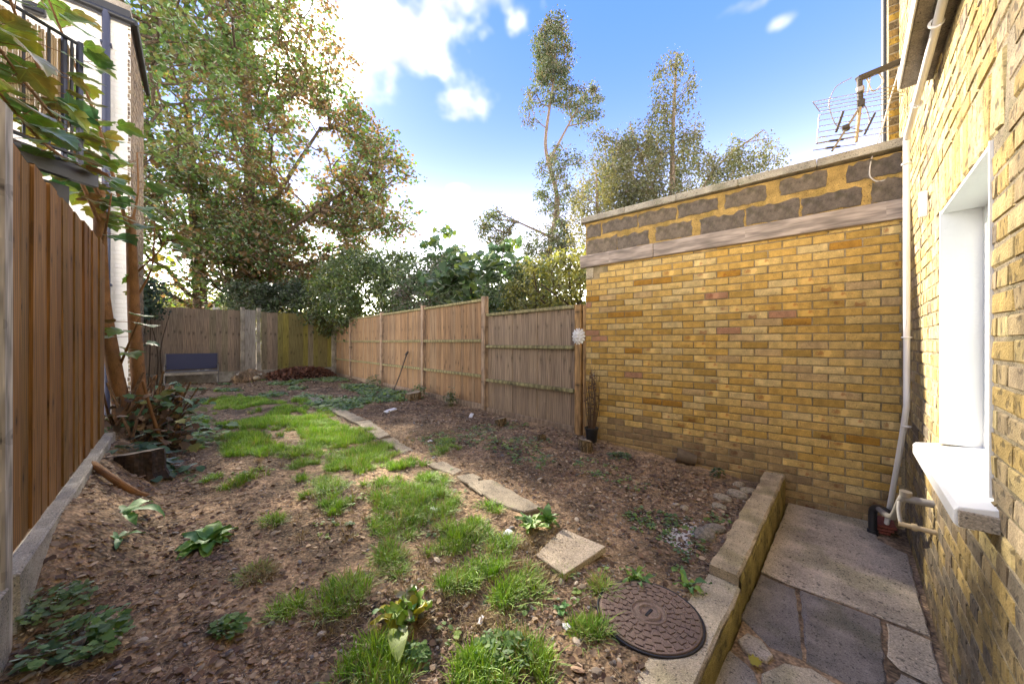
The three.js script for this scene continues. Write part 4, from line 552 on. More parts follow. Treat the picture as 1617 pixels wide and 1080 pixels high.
// ivy on the left end of the rear fence
{
  const t = thing('ivy', 'dark ivy climbing the left end of the rear fence', 'ivy'); const r = mulberry(51), lv = [];
  const stems = []; for (let i = 0; i < 7; i++) { const x = -1.6 + i * 0.16; stems.push(tube([[x, -0.3, -14.3], [x + gauss(r) * 0.1, 1, -14.3 + gauss(r) * 0.05], [x + gauss(r) * 0.2, 2.2, -14.35]], 0.02, 0.008, 10, 6)); }
  part(t, 'stems', flat(stems), M.bark);
  for (let i = 0; i < 5200; i++) { const y = r() * 3.0, x = -1.55 + gauss(r) * (0.34 + 0.2 * sstep(1.4, 2.4, y)) + (y > 1.9 ? 0.25 : 0), z = -14.2 + gauss(r) * 0.22; const b = 0.7 + 0.6 * r(); lv.push([V(x, y, z), [1.1 + gauss(r) * 0.5, gauss(r) * 1.2, gauss(r) * 0.5], 0.06 + 0.05 * r(), [0.025 * b, 0.055 * b, 0.022 * b]]); }
  instanced(t, 'leaves', LF.ivy, leafMat(0.1, 0.5), lv);
}
// house far behind the rear fence
{
  const t = thing('distant_house', 'pale distant house with grey tiled roof glimpsed between the tree trunks', 'building', [1.5, 0, -34]);
  part(t, 'wall', box(9, 3.4, 6, 0, 1.26, -3), std(lin(0.6, 0.52, 0.42), { map: rep(tConc, 0.4) }));
  part(t, 'roof', (() => { const s = new THREE.Shape([[-4.8, 0], [4.8, 0], [4.2, 2.0], [-4.2, 2.0]].map((p) => new THREE.Vector2(...p))); const g = new THREE.ExtrudeGeometry(s, { depth: 0.15, bevelEnabled: false }); g.rotateX(-0.9); g.translate(0, 2.95, 0.3); return boxUV(g); })(), M.concDark);
  for (const x of [-2.6, 0, 2.6]) { const w = part(t, 'window', box(1.2, 1.2, 0.08, x, 1.7, 0.0), M.upvc); part(w, 'pane', box(1.0, 1.0, 0.03, x, 1.7, 0.045), M.black); }
}

// ---------- sapling by the left fence ----------
{
  const t = thing('maple_sapling', 'sycamore sapling with large lobed leaves and two brown stems by the fence', 'tree'); const r = mulberry(61);
  const st = [[[-0.56, -0.1, -5.75], [-0.60, 0.6, -5.75], [-0.72, 1.7, -5.72], [-0.74, 2.86, -5.66]], [[-0.52, -0.1, -5.8], [-0.46, 0.55, -5.82], [-0.50, 1.5, -5.82], [-0.52, 2.62, -5.72]]];
  part(t, 'trunk', tube(st[0], 0.075, 0.045, 26, 10), M.stemBrown); part(t, 'trunk', tube(st[1], 0.075, 0.04, 26, 10), M.stemBrown);
  const br = [
    [[-0.74, 2.8, -5.66], [-0.85, 3.08, -5.05], [-0.87, 3.27, -4.55], [-0.92, 3.5, -4.15], [-0.95, 3.75, -3.8]],
    [[-0.54, 2.5, -5.7], [-0.69, 3.35, -5.16], [-0.79, 3.71, -4.85], [-0.92, 4.15, -4.6]],
    [[-0.74, 2.5, -5.67], [-0.78, 2.75, -4.9], [-0.84, 2.72, -4.2], [-0.88, 2.75, -3.6]],
    [[-0.52, 2.5, -5.74], [-0.46, 2.9, -5.68], [-0.46, 3.3, -5.6]],
    [[-0.50, 1.7, -5.82], [-0.36, 2.1, -5.8], [-0.33, 2.6, -5.7]],
    [[-0.74, 2.2, -5.68], [-0.66, 2.4, -5.4], [-0.6, 2.7, -5.2]],
    [[-0.73, 2.75, -5.66], [-0.8, 2.98, -4.7], [-0.86, 3.0, -3.9], [-0.9, 3.05, -3.4]],
    [[-0.60, 1.0, -5.75], [-0.48, 1.35, -5.5], [-0.42, 1.5, -5.3]],
    [[-0.50, 2.0, -5.8], [-0.32, 2.25, -5.75], [-0.25, 2.4, -5.7]],
  ];
  const lm = [leafOne(0.22, 0.42, 0.045, 0.6), leafOne(0.28, 0.48, 0.05, 0.6), leafOne(0.16, 0.34, 0.06, 0.6), leafOne(0.38, 0.52, 0.045, 0.6), leafOne(0.36, 0.36, 0.05, 0.6), leafOne(0.12, 0.32, 0.11, 0.6)];
  const brown = leafOne(0.36, 0.2, 0.05); for (const x of [...lm, brown]) x.map = tLeaf;
  br.forEach((b, k) => { const m = part(t, 'branch', tube(b, k < 3 || k === 6 ? 0.018 : 0.013, 0.006, 26, 7), M.stemBrown); const c = new THREE.CatmullRomCurve3(b.map((p) => V(...p)));
    const n = Math.round(c.getLength() / (k < 3 || k === 6 ? 0.055 : 0.075));
    for (let i = 2; i <= n; i++) { const p = c.getPointAt(i / n), a = r() * 6.28, L = 0.08 + 0.1 * r(), s = (k < 3 || k === 6 ? 0.11 : 0.11) + 0.10 * r(); const q = V(p.x + Math.cos(a) * L, p.y + 0.02 - 0.05 * r(), p.z + Math.sin(a) * L);
      const lf = part(m, 'leaf', BIGLEAF[i % 4], r() < 0.04 ? brown : lm[Math.floor(r() * (k > 2 ? 6 : 5))], q.toArray()); lf.rotation.order = 'YXZ'; lf.rotation.set(0.25 + gauss(r) * 0.4, Math.PI / 2 - a, gauss(r) * 0.35); lf.scale.setScalar(s);
      part(m, 'petiole', rod(p, q, 0.0028, 4), M.stemBrown); } });
}
// cut back shrub
{
  const t = thing('cut_back_shrub', 'pruned shrub stump bristling with cut brown stems and dry leaves', 'shrub'); const r = mulberry(71);
  for (let i = 0; i < 46; i++) { const x = -0.42 + gauss(r) * 0.22, z = -5.7 + gauss(r) * 0.5, a = r() * 6.28, len = 0.45 + 0.5 * r(), lean = 0.12 + 0.35 * r(); part(t, 'stem', tube([[x, -0.05, z], [x + Math.cos(a) * lean * 0.4, len * 0.55, z + Math.sin(a) * lean * 0.5], [x + Math.cos(a) * lean * 0.8 + 0.05, len, z + Math.sin(a) * lean]], 0.012 + 0.012 * r(), 0.007 + 0.006 * r(), 8, 6), i % 4 ? M.dryStem : M.stemBrown); }
  part(t, 'stem', tube([[-0.16, 0, -5.75], [-0.15, 0.4, -5.75], [-0.12, 0.72, -5.74]], 0.05, 0.036, 8, 9), std(lin(0.45, 0.25, 0.09), { map: rep(tBark, 1) }));
  const dl = []; for (let i = 0; i < 900; i++) { const c = r() < 0.3 ? [0.24, 0.15, 0.07] : r() < 0.5 ? [0.16, 0.09, 0.045] : [0.10, 0.065, 0.035], y = r() * r() * 0.75; dl.push([V(-0.38 + gauss(r) * 0.3, y, -5.65 + gauss(r) * 0.55), [gauss(r), r() * 6.3, gauss(r)], 0.05 + 0.05 * r(), c]); } instanced(t, 'dry_leaves', LF.maple, leafMat(0.2), dl);
  const gl = []; for (let i = 0; i < 150; i++) { const c = r() < 0.5 ? [0.10, 0.18, 0.03] : r() < 0.5 ? [0.2, 0.2, 0.03] : [0.06, 0.15, 0.05]; gl.push([V(-0.28 + gauss(r) * 0.35, 0.1 + r() * 0.65, -5.55 + gauss(r) * 0.6), [0.2 + gauss(r) * 0.4, r() * 6.3, gauss(r) * 0.4], 0.06 + 0.07 * r(), c]); } instanced(t, 'leaves', LF.maple, leafMat(0.3), gl);
  const s = thing('old_stump', 'large dark sawn stump beside the pruned shrub at the fence', 'stump', [-0.34, soilY(-0.34, -4.4) - 0.01, -4.4]);
  part(s, 'wood', stumpGeo(0.15, 0.17, 5), std(lin(0.09, 0.062, 0.045), { map: rep(tBark, 1), bumpMap: rep(tBark, 1), bumpScale: 0.02 })); part(s, 'cut_face', cutFace(0.14, 0.172, 5), std(lin(0.17, 0.135, 0.115), { map: rep(tClay, 3) }));
  solo('bent_root', tube([[-0.60, 0.33, -4.2], [-0.53, 0.33, -4.0], [-0.43, 0.25, -3.86], [-0.32, 0.11, -3.9], [-0.24, 0.0, -4.08]], 0.024, 0.022, 24, 9), M.stemBrown, 'bent brown root arching from the fence to the soil', 'root');
}
function stumpGeo(rad, h, seed) { const r = mulberry(seed), n = 18, P = [], I = [], ks = Array.from({ length: n }, () => 0.86 + 0.28 * r()); for (let j = 0; j < 4; j++) for (let i = 0; i <= n; i++) { const th = i / n * 6.2832, k = rad * ks[i % n] * (j === 0 ? 1.18 : j === 3 ? 0.95 : 1); P.push(Math.cos(th) * k, -0.06 + (h + 0.06) * j / 3 + (j === 3 ? 0.02 * Math.cos(th + seed) : 0), Math.sin(th) * k); } for (let j = 0; j < 3; j++) for (let i = 0; i < n; i++) { const a = j * (n + 1) + i, b = a + n + 1; I.push(a, b + 1, a + 1, a, b, b + 1); } const g = new THREE.BufferGeometry(); g.setAttribute('position', new THREE.Float32BufferAttribute(P, 3)); g.setIndex(I); return boxUV(g); }
function cutFace(rad, h, seed) { const r = mulberry(seed), n = 18, ks = Array.from({ length: n }, () => 0.86 + 0.28 * r()), P = [0, h + 0.004, 0], I = []; for (let i = 0; i < n; i++) { const th = i / n * 6.2832, k = rad * ks[i] * 0.96; P.push(Math.cos(th) * k, h + 0.003 + 0.02 * Math.cos(th + seed), Math.sin(th) * k); } for (let i = 0; i < n; i++) I.push(0, 1 + (i + 1) % n, 1 + i); const g = new THREE.BufferGeometry(); g.setAttribute('position', new THREE.Float32BufferAttribute(P, 3)); g.setIndex(I); return boxUV(g); }

// ---------- objects in the garden ----------
{
  const cf = std(lin(0.50, 0.42, 0.29), { map: rep(tClay, 4) }), sd = std(lin(0.33, 0.26, 0.15), { map: rep(tBark, 3, 2), bumpMap: rep(tBark, 3, 2), bumpScale: 0.012 });
  const G = 'sawn tree stumps along the right side';
  for (const [x, z, rad, h, lb, sd2] of [[3.50, -2.62, 0.085, 0.13, 'sawn tree stump with split bark in front of the black pot', 3], [3.30, -3.15, 0.055, 0.06, 'low mossy tree stump between the pale litter and the end post', 4], [3.50, -4.2, 0.085, 0.10, 'round sawn stump in front of the greyer fence panel', 5], [3.52, -7.15, 0.16, 0.16, 'wide rough stump with a green weed behind it', 6]]) { const s = thing('tree_stump', lb, 'stump', [x, soilY(x, z), z], 0, G); part(s, 'wood', stumpGeo(rad, h, sd2), sd); part(s, 'cut_face', cutFace(rad, h, sd2), cf); }
  // plant pot with dead twigs
  const p = thing('plant_pot', 'small black plastic pot of dead brown twigs against the brick wall', 'plant pot', [3.84, soilY(3.84, -2.78), -2.78]); const r = mulberry(81);
  part(p, 'pot', new THREE.LatheGeometry([[0.0, -0.01], [0.062, -0.01], [0.082, 0.17], [0.088, 0.17], [0.088, 0.19], [0.078, 0.19], [0.074, 0.15], [0, 0.15]].map((q) => new THREE.Vector2(...q)), 20), M.black);
  part(p, 'dead_twigs', flat(Array.from({ length: 34 }, () => { const a = r() * 6.3, b = 0.03 + 0.07 * r(), h = 0.45 + 0.4 * r(); return tube([[Math.cos(a) * 0.03, 0.13, Math.sin(a) * 0.03], [Math.cos(a) * b, 0.15 + h * 0.5, Math.sin(a) * b], [Math.cos(a) * b * 0.7 + gauss(r) * 0.05, 0.15 + h, Math.sin(a) * b * 0.7 + gauss(r) * 0.05]], 0.005, 0.002, 6, 4); })), std(lin(0.13, 0.08, 0.05)));
  const dl = []; for (let i = 0; i < 130; i++) dl.push([V(gauss(r) * 0.06, 0.35 + r() * 0.55, gauss(r) * 0.06), [gauss(r), r() * 6, gauss(r)], 0.025 + 0.02 * r(), r() < 0.1 ? [0.5, 0.42, 0.36] : [0.12, 0.07, 0.05]]); instanced(p, 'dead_leaves', LF.simple, leafMat(0.1), dl);
  // tipped clay pot
  const tp = solo('tipped_pot', new THREE.LatheGeometry([[0.045, 0.0], [0.06, 0.0], [0.078, 0.2], [0.07, 0.2], [0.055, 0.01], [0.0, 0.01]].map((q) => new THREE.Vector2(...q)), 20), std(lin(0.22, 0.17, 0.12), { map: rep(tClay, 2), side: THREE.DoubleSide }), 'dull brown pot lying on its side at the foot of the brick wall', 'plant pot', [4.16, soilY(4.1, -1.62) + 0.055, -1.62]); tp.rotation.set(-1.35, 0.0, 0.45);
  // plaster mask on the end post
  const pl = thing('plaster_plaque', 'white plaster flower plaque hung on the end post of the fence', 'ornament', [3.955, 1.325, -3.07], turnOf(0, 1));
  const petal = new THREE.SphereGeometry(1, 10, 8);
  for (let ring = 0; ring < 2; ring++) for (let i = 0; i < 14 - ring * 4; i++) { const a = (i + ring * .5) / (14 - ring * 4) * 6.2832, m = part(pl, 'petal', petal, M.plaster, [Math.cos(a) * (0.085 - ring * 0.03), Math.sin(a) * (0.098 - ring * 0.034), 0.012 + ring * 0.016]); m.scale.set(0.022, 0.027, 0.018); m.rotation.z = a - 1.57; }
  part(pl, 'disc', new THREE.LatheGeometry([[0, 0.03], [0.05, 0.028], [0.085, 0.012], [0.09, 0], [0, 0]].map((q) => new THREE.Vector2(...q)), 24).rotateX(Math.PI / 2), M.plaster);
  const mz = part(pl, 'muzzle', petal, M.plaster, [0, -0.012, 0.04]); mz.scale.set(0.034, 0.02, 0.02); const br = part(pl, 'brow', petal, M.plaster, [0, 0.03, 0.034]); br.scale.set(0.036, 0.03, 0.02);
  const dk = thing('garden_tool', 'dark iron bar leaning against the closeboard fence', 'tool'); part(dk, 'handle', tube([[3.66, 0.0, -8.55], [3.82, 0.5, -8.45], [3.94, 0.98, -8.35]], 0.014, 0.014, 8, 7), M.iron); part(dk, 'head', tube([[3.93, 0.93, -8.40], [3.945, 0.99, -8.34], [3.92, 1.0, -8.26]], 0.03, 0.022, 8, 7), M.iron);
}
// bench
{
  const t = thing('garden_bench', 'navy fabric garden bench with grey metal legs before the rear fence', 'bench', [-0.03, 0, -13.95]);
  const nv = std(lin(0.05, 0.055, 0.10), { roughness: 0.9, bumpMap: rep(tClayB, 6), bumpScale: 0.002 }), fr = std(lin(0.16, 0.155, 0.15), { roughness: 0.5, metalness: 0.4 });
  const bk = part(t, 'backrest', offUV(bevelBox(1.12, 0.46, 0.05, 0.012, 0.003), 0, 0), nv, [0, 0.68, -0.2]); bk.rotation.x = -0.1;
  part(t, 'seat', bevelBox(1.12, 0.05, 0.44, 0.012, 0.003), fr, [0, 0.40, 0.05]); part(t, 'front_apron', bevelBox(1.12, 0.07, 0.02, 0.004, 0.002), M.post, [0, 0.35, 0.28]);
  for (const sx of [-1, 1]) { part(t, 'leg', rod(V(sx * 0.57, 0.0, 0.26), V(sx * 0.57, 0.57, 0.24), 0.017, 8), fr); part(t, 'leg', rod(V(sx * 0.57, 0.0, -0.22), V(sx * 0.57, 0.92, -0.24), 0.017, 8), fr); part(t, 'armrest', bevelBox(0.04, 0.025, 0.5, 0.006), fr, [sx * 0.57, 0.58, 0.02]); }
  for (const [x, w] of [[0.1, 0.06], [0.28, 0.09]]) solo('paper_scrap', polySlab([[-w / 2, -0.02], [w / 2, -0.03], [w / 2.2, 0.03], [-w / 2.4, 0.025]], 0, 0.01, 0.002, 0.003, 3), M.plaster, x < 0.2 ? 'small white scrap lying on the bench seat' : 'larger white scrap lying near the arm of the bench seat', 'litter', [x, 0.431, -13.82]);
}
// rubble heap and leaf pile
{
  const mound = (rx, h, rz, seed, amp) => { const g = new THREE.SphereGeometry(1, 40, 20, 0, 6.2832, 0, Math.PI / 2), p = g.attributes.position; for (let i = 0; i < p.count; i++) { const x = p.getX(i), y = p.getY(i), z = p.getZ(i), k = 1 + (fbm(x * 2.5 + seed, y * 2.5, z * 2.5, 4) - .5) * amp; p.setXYZ(i, x * rx * k, y * h * k - 0.03, z * rz * k); } g.computeVertexNormals(); const uv = g.attributes.uv; for (let i = 0; i < uv.count; i++) uv.setXY(i, p.getX(i), p.getZ(i)); return g; };
  const t = thing('rubble_heap', 'low heap of stony earth and rubble beneath the pale fence post', 'heap', [1.35, 0, -14.1]); const r = mulberry(91);
  part(t, 'earth', mound(0.52, 0.36, 0.4, 3, 0.9), M.soil);
  const st = []; for (let i = 0; i < 420; i++) { const a = r() * 6.28, d = Math.sqrt(r()); const x = Math.cos(a) * d * 0.5, z = Math.sin(a) * d * 0.38; st.push([V(x, 0.33 * Math.sqrt(Math.max(0, 1 - d * d)), z), [r() * 6, r() * 6, r() * 6], 0.012 + 0.03 * r(), r() < 0.08 ? [0.55, 0.5, 0.42] : [0.24, 0.18, 0.12]]); } instanced(t, 'stones', new THREE.IcosahedronGeometry(1, 0), std(0xffffff), st);
  const big = part(t, 'pale_stone', new THREE.IcosahedronGeometry(0.09, 1), M.concPale, [0.12, 0.12, 0.36]); big.scale.set(1.2, 0.8, 0.8);
  const l = thing('leaf_pile', 'pile of dry red brown leaves and twigs in the far corner', 'leaf pile', [2.75, 0, -13.9]);
  part(l, 'heap', mound(1.02, 0.36, 0.5, 7, 0.6), std(lin(0.12, 0.055, 0.035), { map: rep(tSoil, 1) }));
  const lv = []; for (let i = 0; i < 3200; i++) { const a = r() * 6.28, d = Math.sqrt(r()) * 1.08, b = 0.6 + 0.8 * r(); lv.push([V(Math.cos(a) * d, 0.36 * Math.sqrt(Math.max(0, 1 - d * d * 0.9)) + 0.02 * r(), Math.sin(a) * d * 0.52), [gauss(r) * 0.9, r() * 6.3, gauss(r) * 0.9], 0.06 + 0.06 * r(), [0.20 * b, 0.085 * b, 0.05 * b]]); } instanced(l, 'dry_leaves', LF.simple, leafMat(0.15), lv);
}
// stepping stones, slab, manhole
{
  const G = 'stepping stones across the garden';
  const S = [[[[1.80, -2.33], [1.86, -2.68], [2.05, -2.60], [2.04, -1.95], [1.87, -1.98]], M.step, 'stepping stone running up to the broad leaved rosette', 31], [[[1.80, -2.40], [1.84, -2.86], [2.0, -2.82], [2.02, -2.68], [1.82, -2.69]], M.step, 'short broken stepping stone next to the longest one', 32], [[[1.76, -3.32], [1.95, -3.28], [1.96, -2.93], [1.83, -2.90]], M.step, 'small stepping stone with grass at one edge', 33], [[[1.80, -4.6], [1.97, -4.55], [1.92, -3.85], [1.78, -3.80]], M.step, 'long stepping stone sunk between grass and bare soil', 34], [[[1.84, -5.72], [2.06, -5.70], [1.97, -4.68], [1.80, -4.64]], M.step, 'long stepping stone bordering the bright lawn', 35], [[[1.82, -8.8], [2.0, -8.5], [2.06, -5.85], [1.84, -5.8]], M.step, 'concrete edging strip at the far end of the stepping stones', 36]];
  for (const [pts, m, lb, sd] of S) { const zc = pts.reduce((s, p) => s + p[1], 0) / pts.length, xc = pts.reduce((s, p) => s + p[0], 0) / pts.length, y = soilY(xc, zc); const g = polySlab(pts.map(([x, z]) => [x - xc, z - zc]), -0.05, 0.022, 0.008, 0.012, sd, 0.07); const o = solo('stepping_stone', g, m, lb, 'stepping stone', [xc, y, zc], G); o.rotation.x = -(soilY(xc, zc + 0.3) - soilY(xc, zc - 0.3)) / 0.6; }
  const xs = 1.81, zs = -1.50; const sl = solo('paving_slab', polySlab([[1.616, -1.60], [1.985, -1.685], [2.025, -1.355], [1.612, -1.36]].map(([x, z]) => [x - xs, z - zs]), 0, 0.04, 0.004, 0.001, 41, 0.2), M.slab, 'loose pale rectangular paving slab lying on the soil', 'paving slab', [xs, soilY(xs, zs) - 0.005, zs]); sl.rotation.z = 0.02; sl.rotation.x = 0.03;
  const mh = thing('manhole_cover', 'round rust brown manhole cover with raised chequer blocks set in soil', 'manhole cover', [1.735, -0.138, -0.905]); const D = 0.245;
  const mm = std(lin(0.33, 0.235, 0.19), { map: rep(tConc, 3), bumpMap: rep(tConcB, 8), bumpScale: 0.001, roughness: 0.6 });
  part(mh, 'frame_ring', new THREE.LatheGeometry([[D + 0.002, -0.06], [D + 0.013, -0.06], [D + 0.013, 0.004], [D + 0.009, 0.007], [D + 0.002, 0.005]].map((q) => new THREE.Vector2(...q)), 64), M.black);
  part(mh, 'cover', new THREE.LatheGeometry([[0, 0.010], [0.042, 0.010], [0.044, 0.018], [0.056, 0.018], [0.058, 0.011], [0.078, 0.011], [0.080, 0.017], [0.086, 0.017], [0.088, 0.010], [D - 0.006, 0.010], [D, 0.006], [D, -0.06], [0, -0.06]].reverse().map((q) => new THREE.Vector2(...q)), 96), mm);
  part(mh, 'key_slot', bevelBox(0.062, 0.004, 0.014, 0.001, 0), M.black, [0, 0.0115, 0]);
  const tread = []; for (let k = 0; k < 7; k++) { const r0 = 0.098 + k * 0.0208, n = 22 + (k > 3 ? 10 : 0); for (let i = 0; i < n; i++) { if ((i + k) % 2) continue; const a = (i + 0.5) / n * 6.2832, w = 6.2832 * r0 / n * 0.86, g = bevelBox(w, 0.007, 0.0185, 0.0012, 0.0003); g.rotateY(-a + Math.PI / 2); g.translate(Math.cos(a) * r0, 0.0125, Math.sin(a) * r0); tread.push(g); } for (let i = 0; i < n; i++) { if (!((i + k) % 2)) continue; const a = (i + 0.5) / n * 6.2832, g = bevelBox(6.2832 * r0 / n * 0.5, 0.003, 0.0185, 0.0008, 0.0003); g.rotateY(-a + Math.PI / 2); g.translate(Math.cos(a) * r0, 0.0112, Math.sin(a) * r0); tread.push(g); } }
  part(mh, 'tread_blocks', flat(tread), mm, null, 'stuff');
}

// ---------- weeds ----------
function bladeLeaf(L, W, bend, seg = 5, wave = 0) { const P = [], I = []; for (let i = 0; i <= seg; i++) { const t = i / seg, w = W * Math.pow(Math.sin(Math.PI * Math.min(0.98, 0.12 + 0.88 * t)), 0.8) * (t < 1 ? 1 : 0.1), a = bend * t, y = Math.sin(0.9 - a) * L * t * 0.6 + (i ? wave * Math.sin(i * 2.1) : 0), z = Math.cos((0.9 - a) * 0.8) * L * t; for (const s of [-1, 0, 1]) P.push(s * w / 2, y + (s ? W * 0.14 : 0) + (s ? wave * Math.sin(i * 1.7 + s * 2) : 0), z); } for (let i = 0; i < seg; i++) for (let k = 0; k < 2; k++) { const a = i * 3 + k; I.push(a, a + 3, a + 1, a + 1, a + 3, a + 4); } const g = new THREE.BufferGeometry(); g.setAttribute('position', new THREE.Float32BufferAttribute(P, 3)); g.setIndex(I); g.computeVertexNormals(); const uv = []; for (let i = 0; i < P.length; i += 3) uv.push(P[i] * 5, P[i + 2] * 5); g.setAttribute('uv', new THREE.Float32BufferAttribute(uv, 2)); return g; }
function rosette(name, label, x, z, o) { const t = thing(name, label, 'weed', [x, soilY(x, z) - 0.005, z], 0, o.group), r = mulberry(o.seed); const gs = Array.from({ length: 4 }, () => bladeLeaf(1, (o.w || 0.42) * (0.85 + 0.3 * r()), 0.7 + 0.7 * r() + (o.bend || 0), 6, o.wave ?? 0.03)); const ms = o.cols.map((c) => leafOne(...c)); for (let i = 0; i < o.n; i++) { const m = part(t, 'leaf', gs[i % 4], ms[Math.floor(r() * ms.length)], [gauss(r) * (o.spread || 0.01), 0.004 + 0.012 * (i / o.n), gauss(r) * (o.spread || 0.01)]); m.rotation.order = 'YXZ'; m.rotation.set(-(o.up || 0.1) * (0.3 + i / o.n) + gauss(r) * 0.1, i * 2.4 + r() * 0.5, gauss(r) * 0.3); m.scale.setScalar(o.len * (0.6 + 0.5 * r())); } return t; }
const DG = [[0.11, 0.29, 0.05], [0.15, 0.35, 0.055], [0.10, 0.25, 0.06]], YG = [[0.2, 0.38, 0.04], [0.26, 0.43, 0.05], [0.14, 0.3, 0.06]];
rosette('foxglove_rosette', 'broad flat rosette of green leaves alone on bare soil near the fence', 0.07, -2.97, { seed: 1, n: 26, len: 0.17, cols: [...DG, ...YG], w: 0.5, up: 0.5, bend: 0.2 });
rosette('foxglove_rosette', 'upright leafy rosette between stepping stone and pale slab', 1.955, -1.80, { seed: 2, n: 16, len: 0.14, cols: YG, w: 0.4, up: 0.8 });
rosette('foxglove_rosette', 'pale green rosette touching the end of the stepping stones', 1.80, -1.83, { seed: 3, n: 16, len: 0.15, cols: [...YG, [0.16, 0.27, 0.08]], w: 0.38, up: 0.5 });
rosette('dock_weed', 'dock weed with long flopped leaves beside the gravel board', -0.34, -3.5, { seed: 4, n: 5, len: 0.22, cols: DG, w: 0.34, up: 0.2, bend: 0.5 });
rosette('dock_weed', 'small dock weed with narrow leaves below the larger dock', -0.33, -3.08, { seed: 5, n: 5, len: 0.13, cols: DG, w: 0.3, up: 0.2 });
{ const t = rosette('primrose_clump', 'bright clump of primrose and weeds with yellowed leaf tips', 0.77, -1.66, { seed: 6, n: 30, len: 0.13, cols: [...YG, ...YG, [0.30, 0.34, 0.14], [0.5, 0.45, 0.02], [0.38, 0.36, 0.24]], w: 0.42, up: 0.9, spread: 0.07, wave: 0.06 });
  const m = part(t, 'leaf', bladeLeaf(0.2, 0.085, 0.9, 6, 0.004), leafOne(0.24, 0.33, 0.02), [-0.06, 0.02, 0.07]); m.rotation.y = -0.45; }
rosette('hawkbit_weed', 'feathery jagged weed growing over the manhole rim', 1.93, -1.10, { seed: 7, n: 14, len: 0.11, cols: YG, w: 0.2, up: 0.5, spread: 0.03, wave: 0.08 });
rosette('hawkbit_weed', 'jagged dandelion weed in the angle of the two kerb lengths', 2.10, -0.86, { seed: 8, n: 10, len: 0.13, cols: DG.concat(YG), w: 0.22, up: 0.4, wave: 0.08 });
rosette('hawkbit_weed', 'tiny dark weed in bare soil between the slab and the manhole', 1.42, -1.22, { seed: 9, n: 10, len: 0.05, cols: DG, w: 0.5, up: 0.4, spread: 0.02 });
// leafy small clumps made of many little leaves
function clump(name, label, x, z, o) { const t = thing(name, label, o.cat || 'weed', [x, soilY(x, z), z], 0, o.group), r = mulberry(o.seed), lv = [], st = []; for (let i = 0; i < o.n; i++) { const a = r() * 6.28, d = Math.sqrt(r()) * o.r, h = o.h * (0.3 + 0.7 * r()) * (1 - 0.5 * d / o.r), p = V(Math.cos(a) * d, h, Math.sin(a) * d), c = o.cols[Math.floor(r() * o.cols.length)], b = 0.75 + 0.5 * r(); lv.push([p, [0.2 + gauss(r) * 0.4, a + gauss(r), gauss(r) * 0.4], o.leaf * (0.6 + 0.8 * r()), [c[0] * b, c[1] * b, c[2] * b]]); if (i % 5 === 0) st.push(rod(V(p.x * 0.4, 0, p.z * 0.4), p, 0.0016, 3)); } part(t, 'stems', flat(st), M.stalk); instanced(t, 'leaves', o.geo || LF.round, M.leafI, lv); return t; }
M.stalk = std(lin(0.12, 0.16, 0.04));
clump('geranium_weed', 'lobed green geranium weed filling the corner by the gravel board end', -0.36, -2.36, { seed: 11, n: 150, r: 0.17, h: 0.12, leaf: 0.036, geo: LF.maple, cols: [[0.14, 0.29, 0.05], [0.18, 0.34, 0.05], [0.10, 0.23, 0.05]] });
clump('geranium_weed', 'darker straggling weed at the foot of the near gravel board', -0.48, -2.62, { seed: 12, n: 160, r: 0.14, h: 0.12, leaf: 0.028, geo: LF.maple, cols: [[0.13, 0.25, 0.05], [0.18, 0.28, 0.05]] });
clump('clover_weed', 'small bright green chickweed clump on bare soil by thin twigs', 0.12, -2.12, { seed: 13, n: 130, r: 0.075, h: 0.08, leaf: 0.024, cols: [[0.12, 0.27, 0.03], [0.16, 0.3, 0.03]] });
clump('clover_weed', 'bright green chickweed clump below the primrose clump', 0.70, -1.44, { seed: 14, n: 120, r: 0.07, h: 0.09, leaf: 0.022, cols: [[0.12, 0.28, 0.04], [0.15, 0.3, 0.04]] });
clump('clover_weed', 'chickweed mixed into tall grass beside the white tile chip', 1.02, -1.20, { seed: 15, n: 160, r: 0.12, h: 0.1, leaf: 0.026, cols: [[0.11, 0.25, 0.04], [0.17, 0.3, 0.04]] });
clump('leafy_weed', 'tall green weed against the tallest fence panel', 3.80, -6.1, { seed: 16, n: 170, r: 0.12, h: 0.42, leaf: 0.05, geo: LF.simple, cols: [[0.06, 0.14, 0.03], [0.09, 0.17, 0.03]] });
clump('leafy_weed', 'green weed sprouting behind the widest stump', 3.72, -7.3, { seed: 17, n: 120, r: 0.14, h: 0.4, leaf: 0.06, geo: LF.simple, cols: [[0.09, 0.2, 0.03], [0.12, 0.22, 0.03]] });
clump('leafy_weed', 'weed growing at the foot of a fence post near the iron bar', 3.75, -10.0, { seed: 18, n: 140, r: 0.18, h: 0.42, leaf: 0.06, geo: LF.simple, cols: [[0.06, 0.14, 0.03], [0.09, 0.17, 0.03]] });
clump('leafy_weed', 'little weed rooted at the brick wall right of the tipped pot', 4.02, -1.35, { seed: 19, n: 60, r: 0.05, h: 0.14, leaf: 0.035, geo: LF.simple, cols: [[0.07, 0.15, 0.03]] });
clump('leafy_weed', 'low green weed patch in front of the black plant pot', 3.62, -2.25, { seed: 20, n: 150, r: 0.14, h: 0.07, leaf: 0.03, cols: [[0.08, 0.17, 0.03], [0.11, 0.2, 0.03]] });

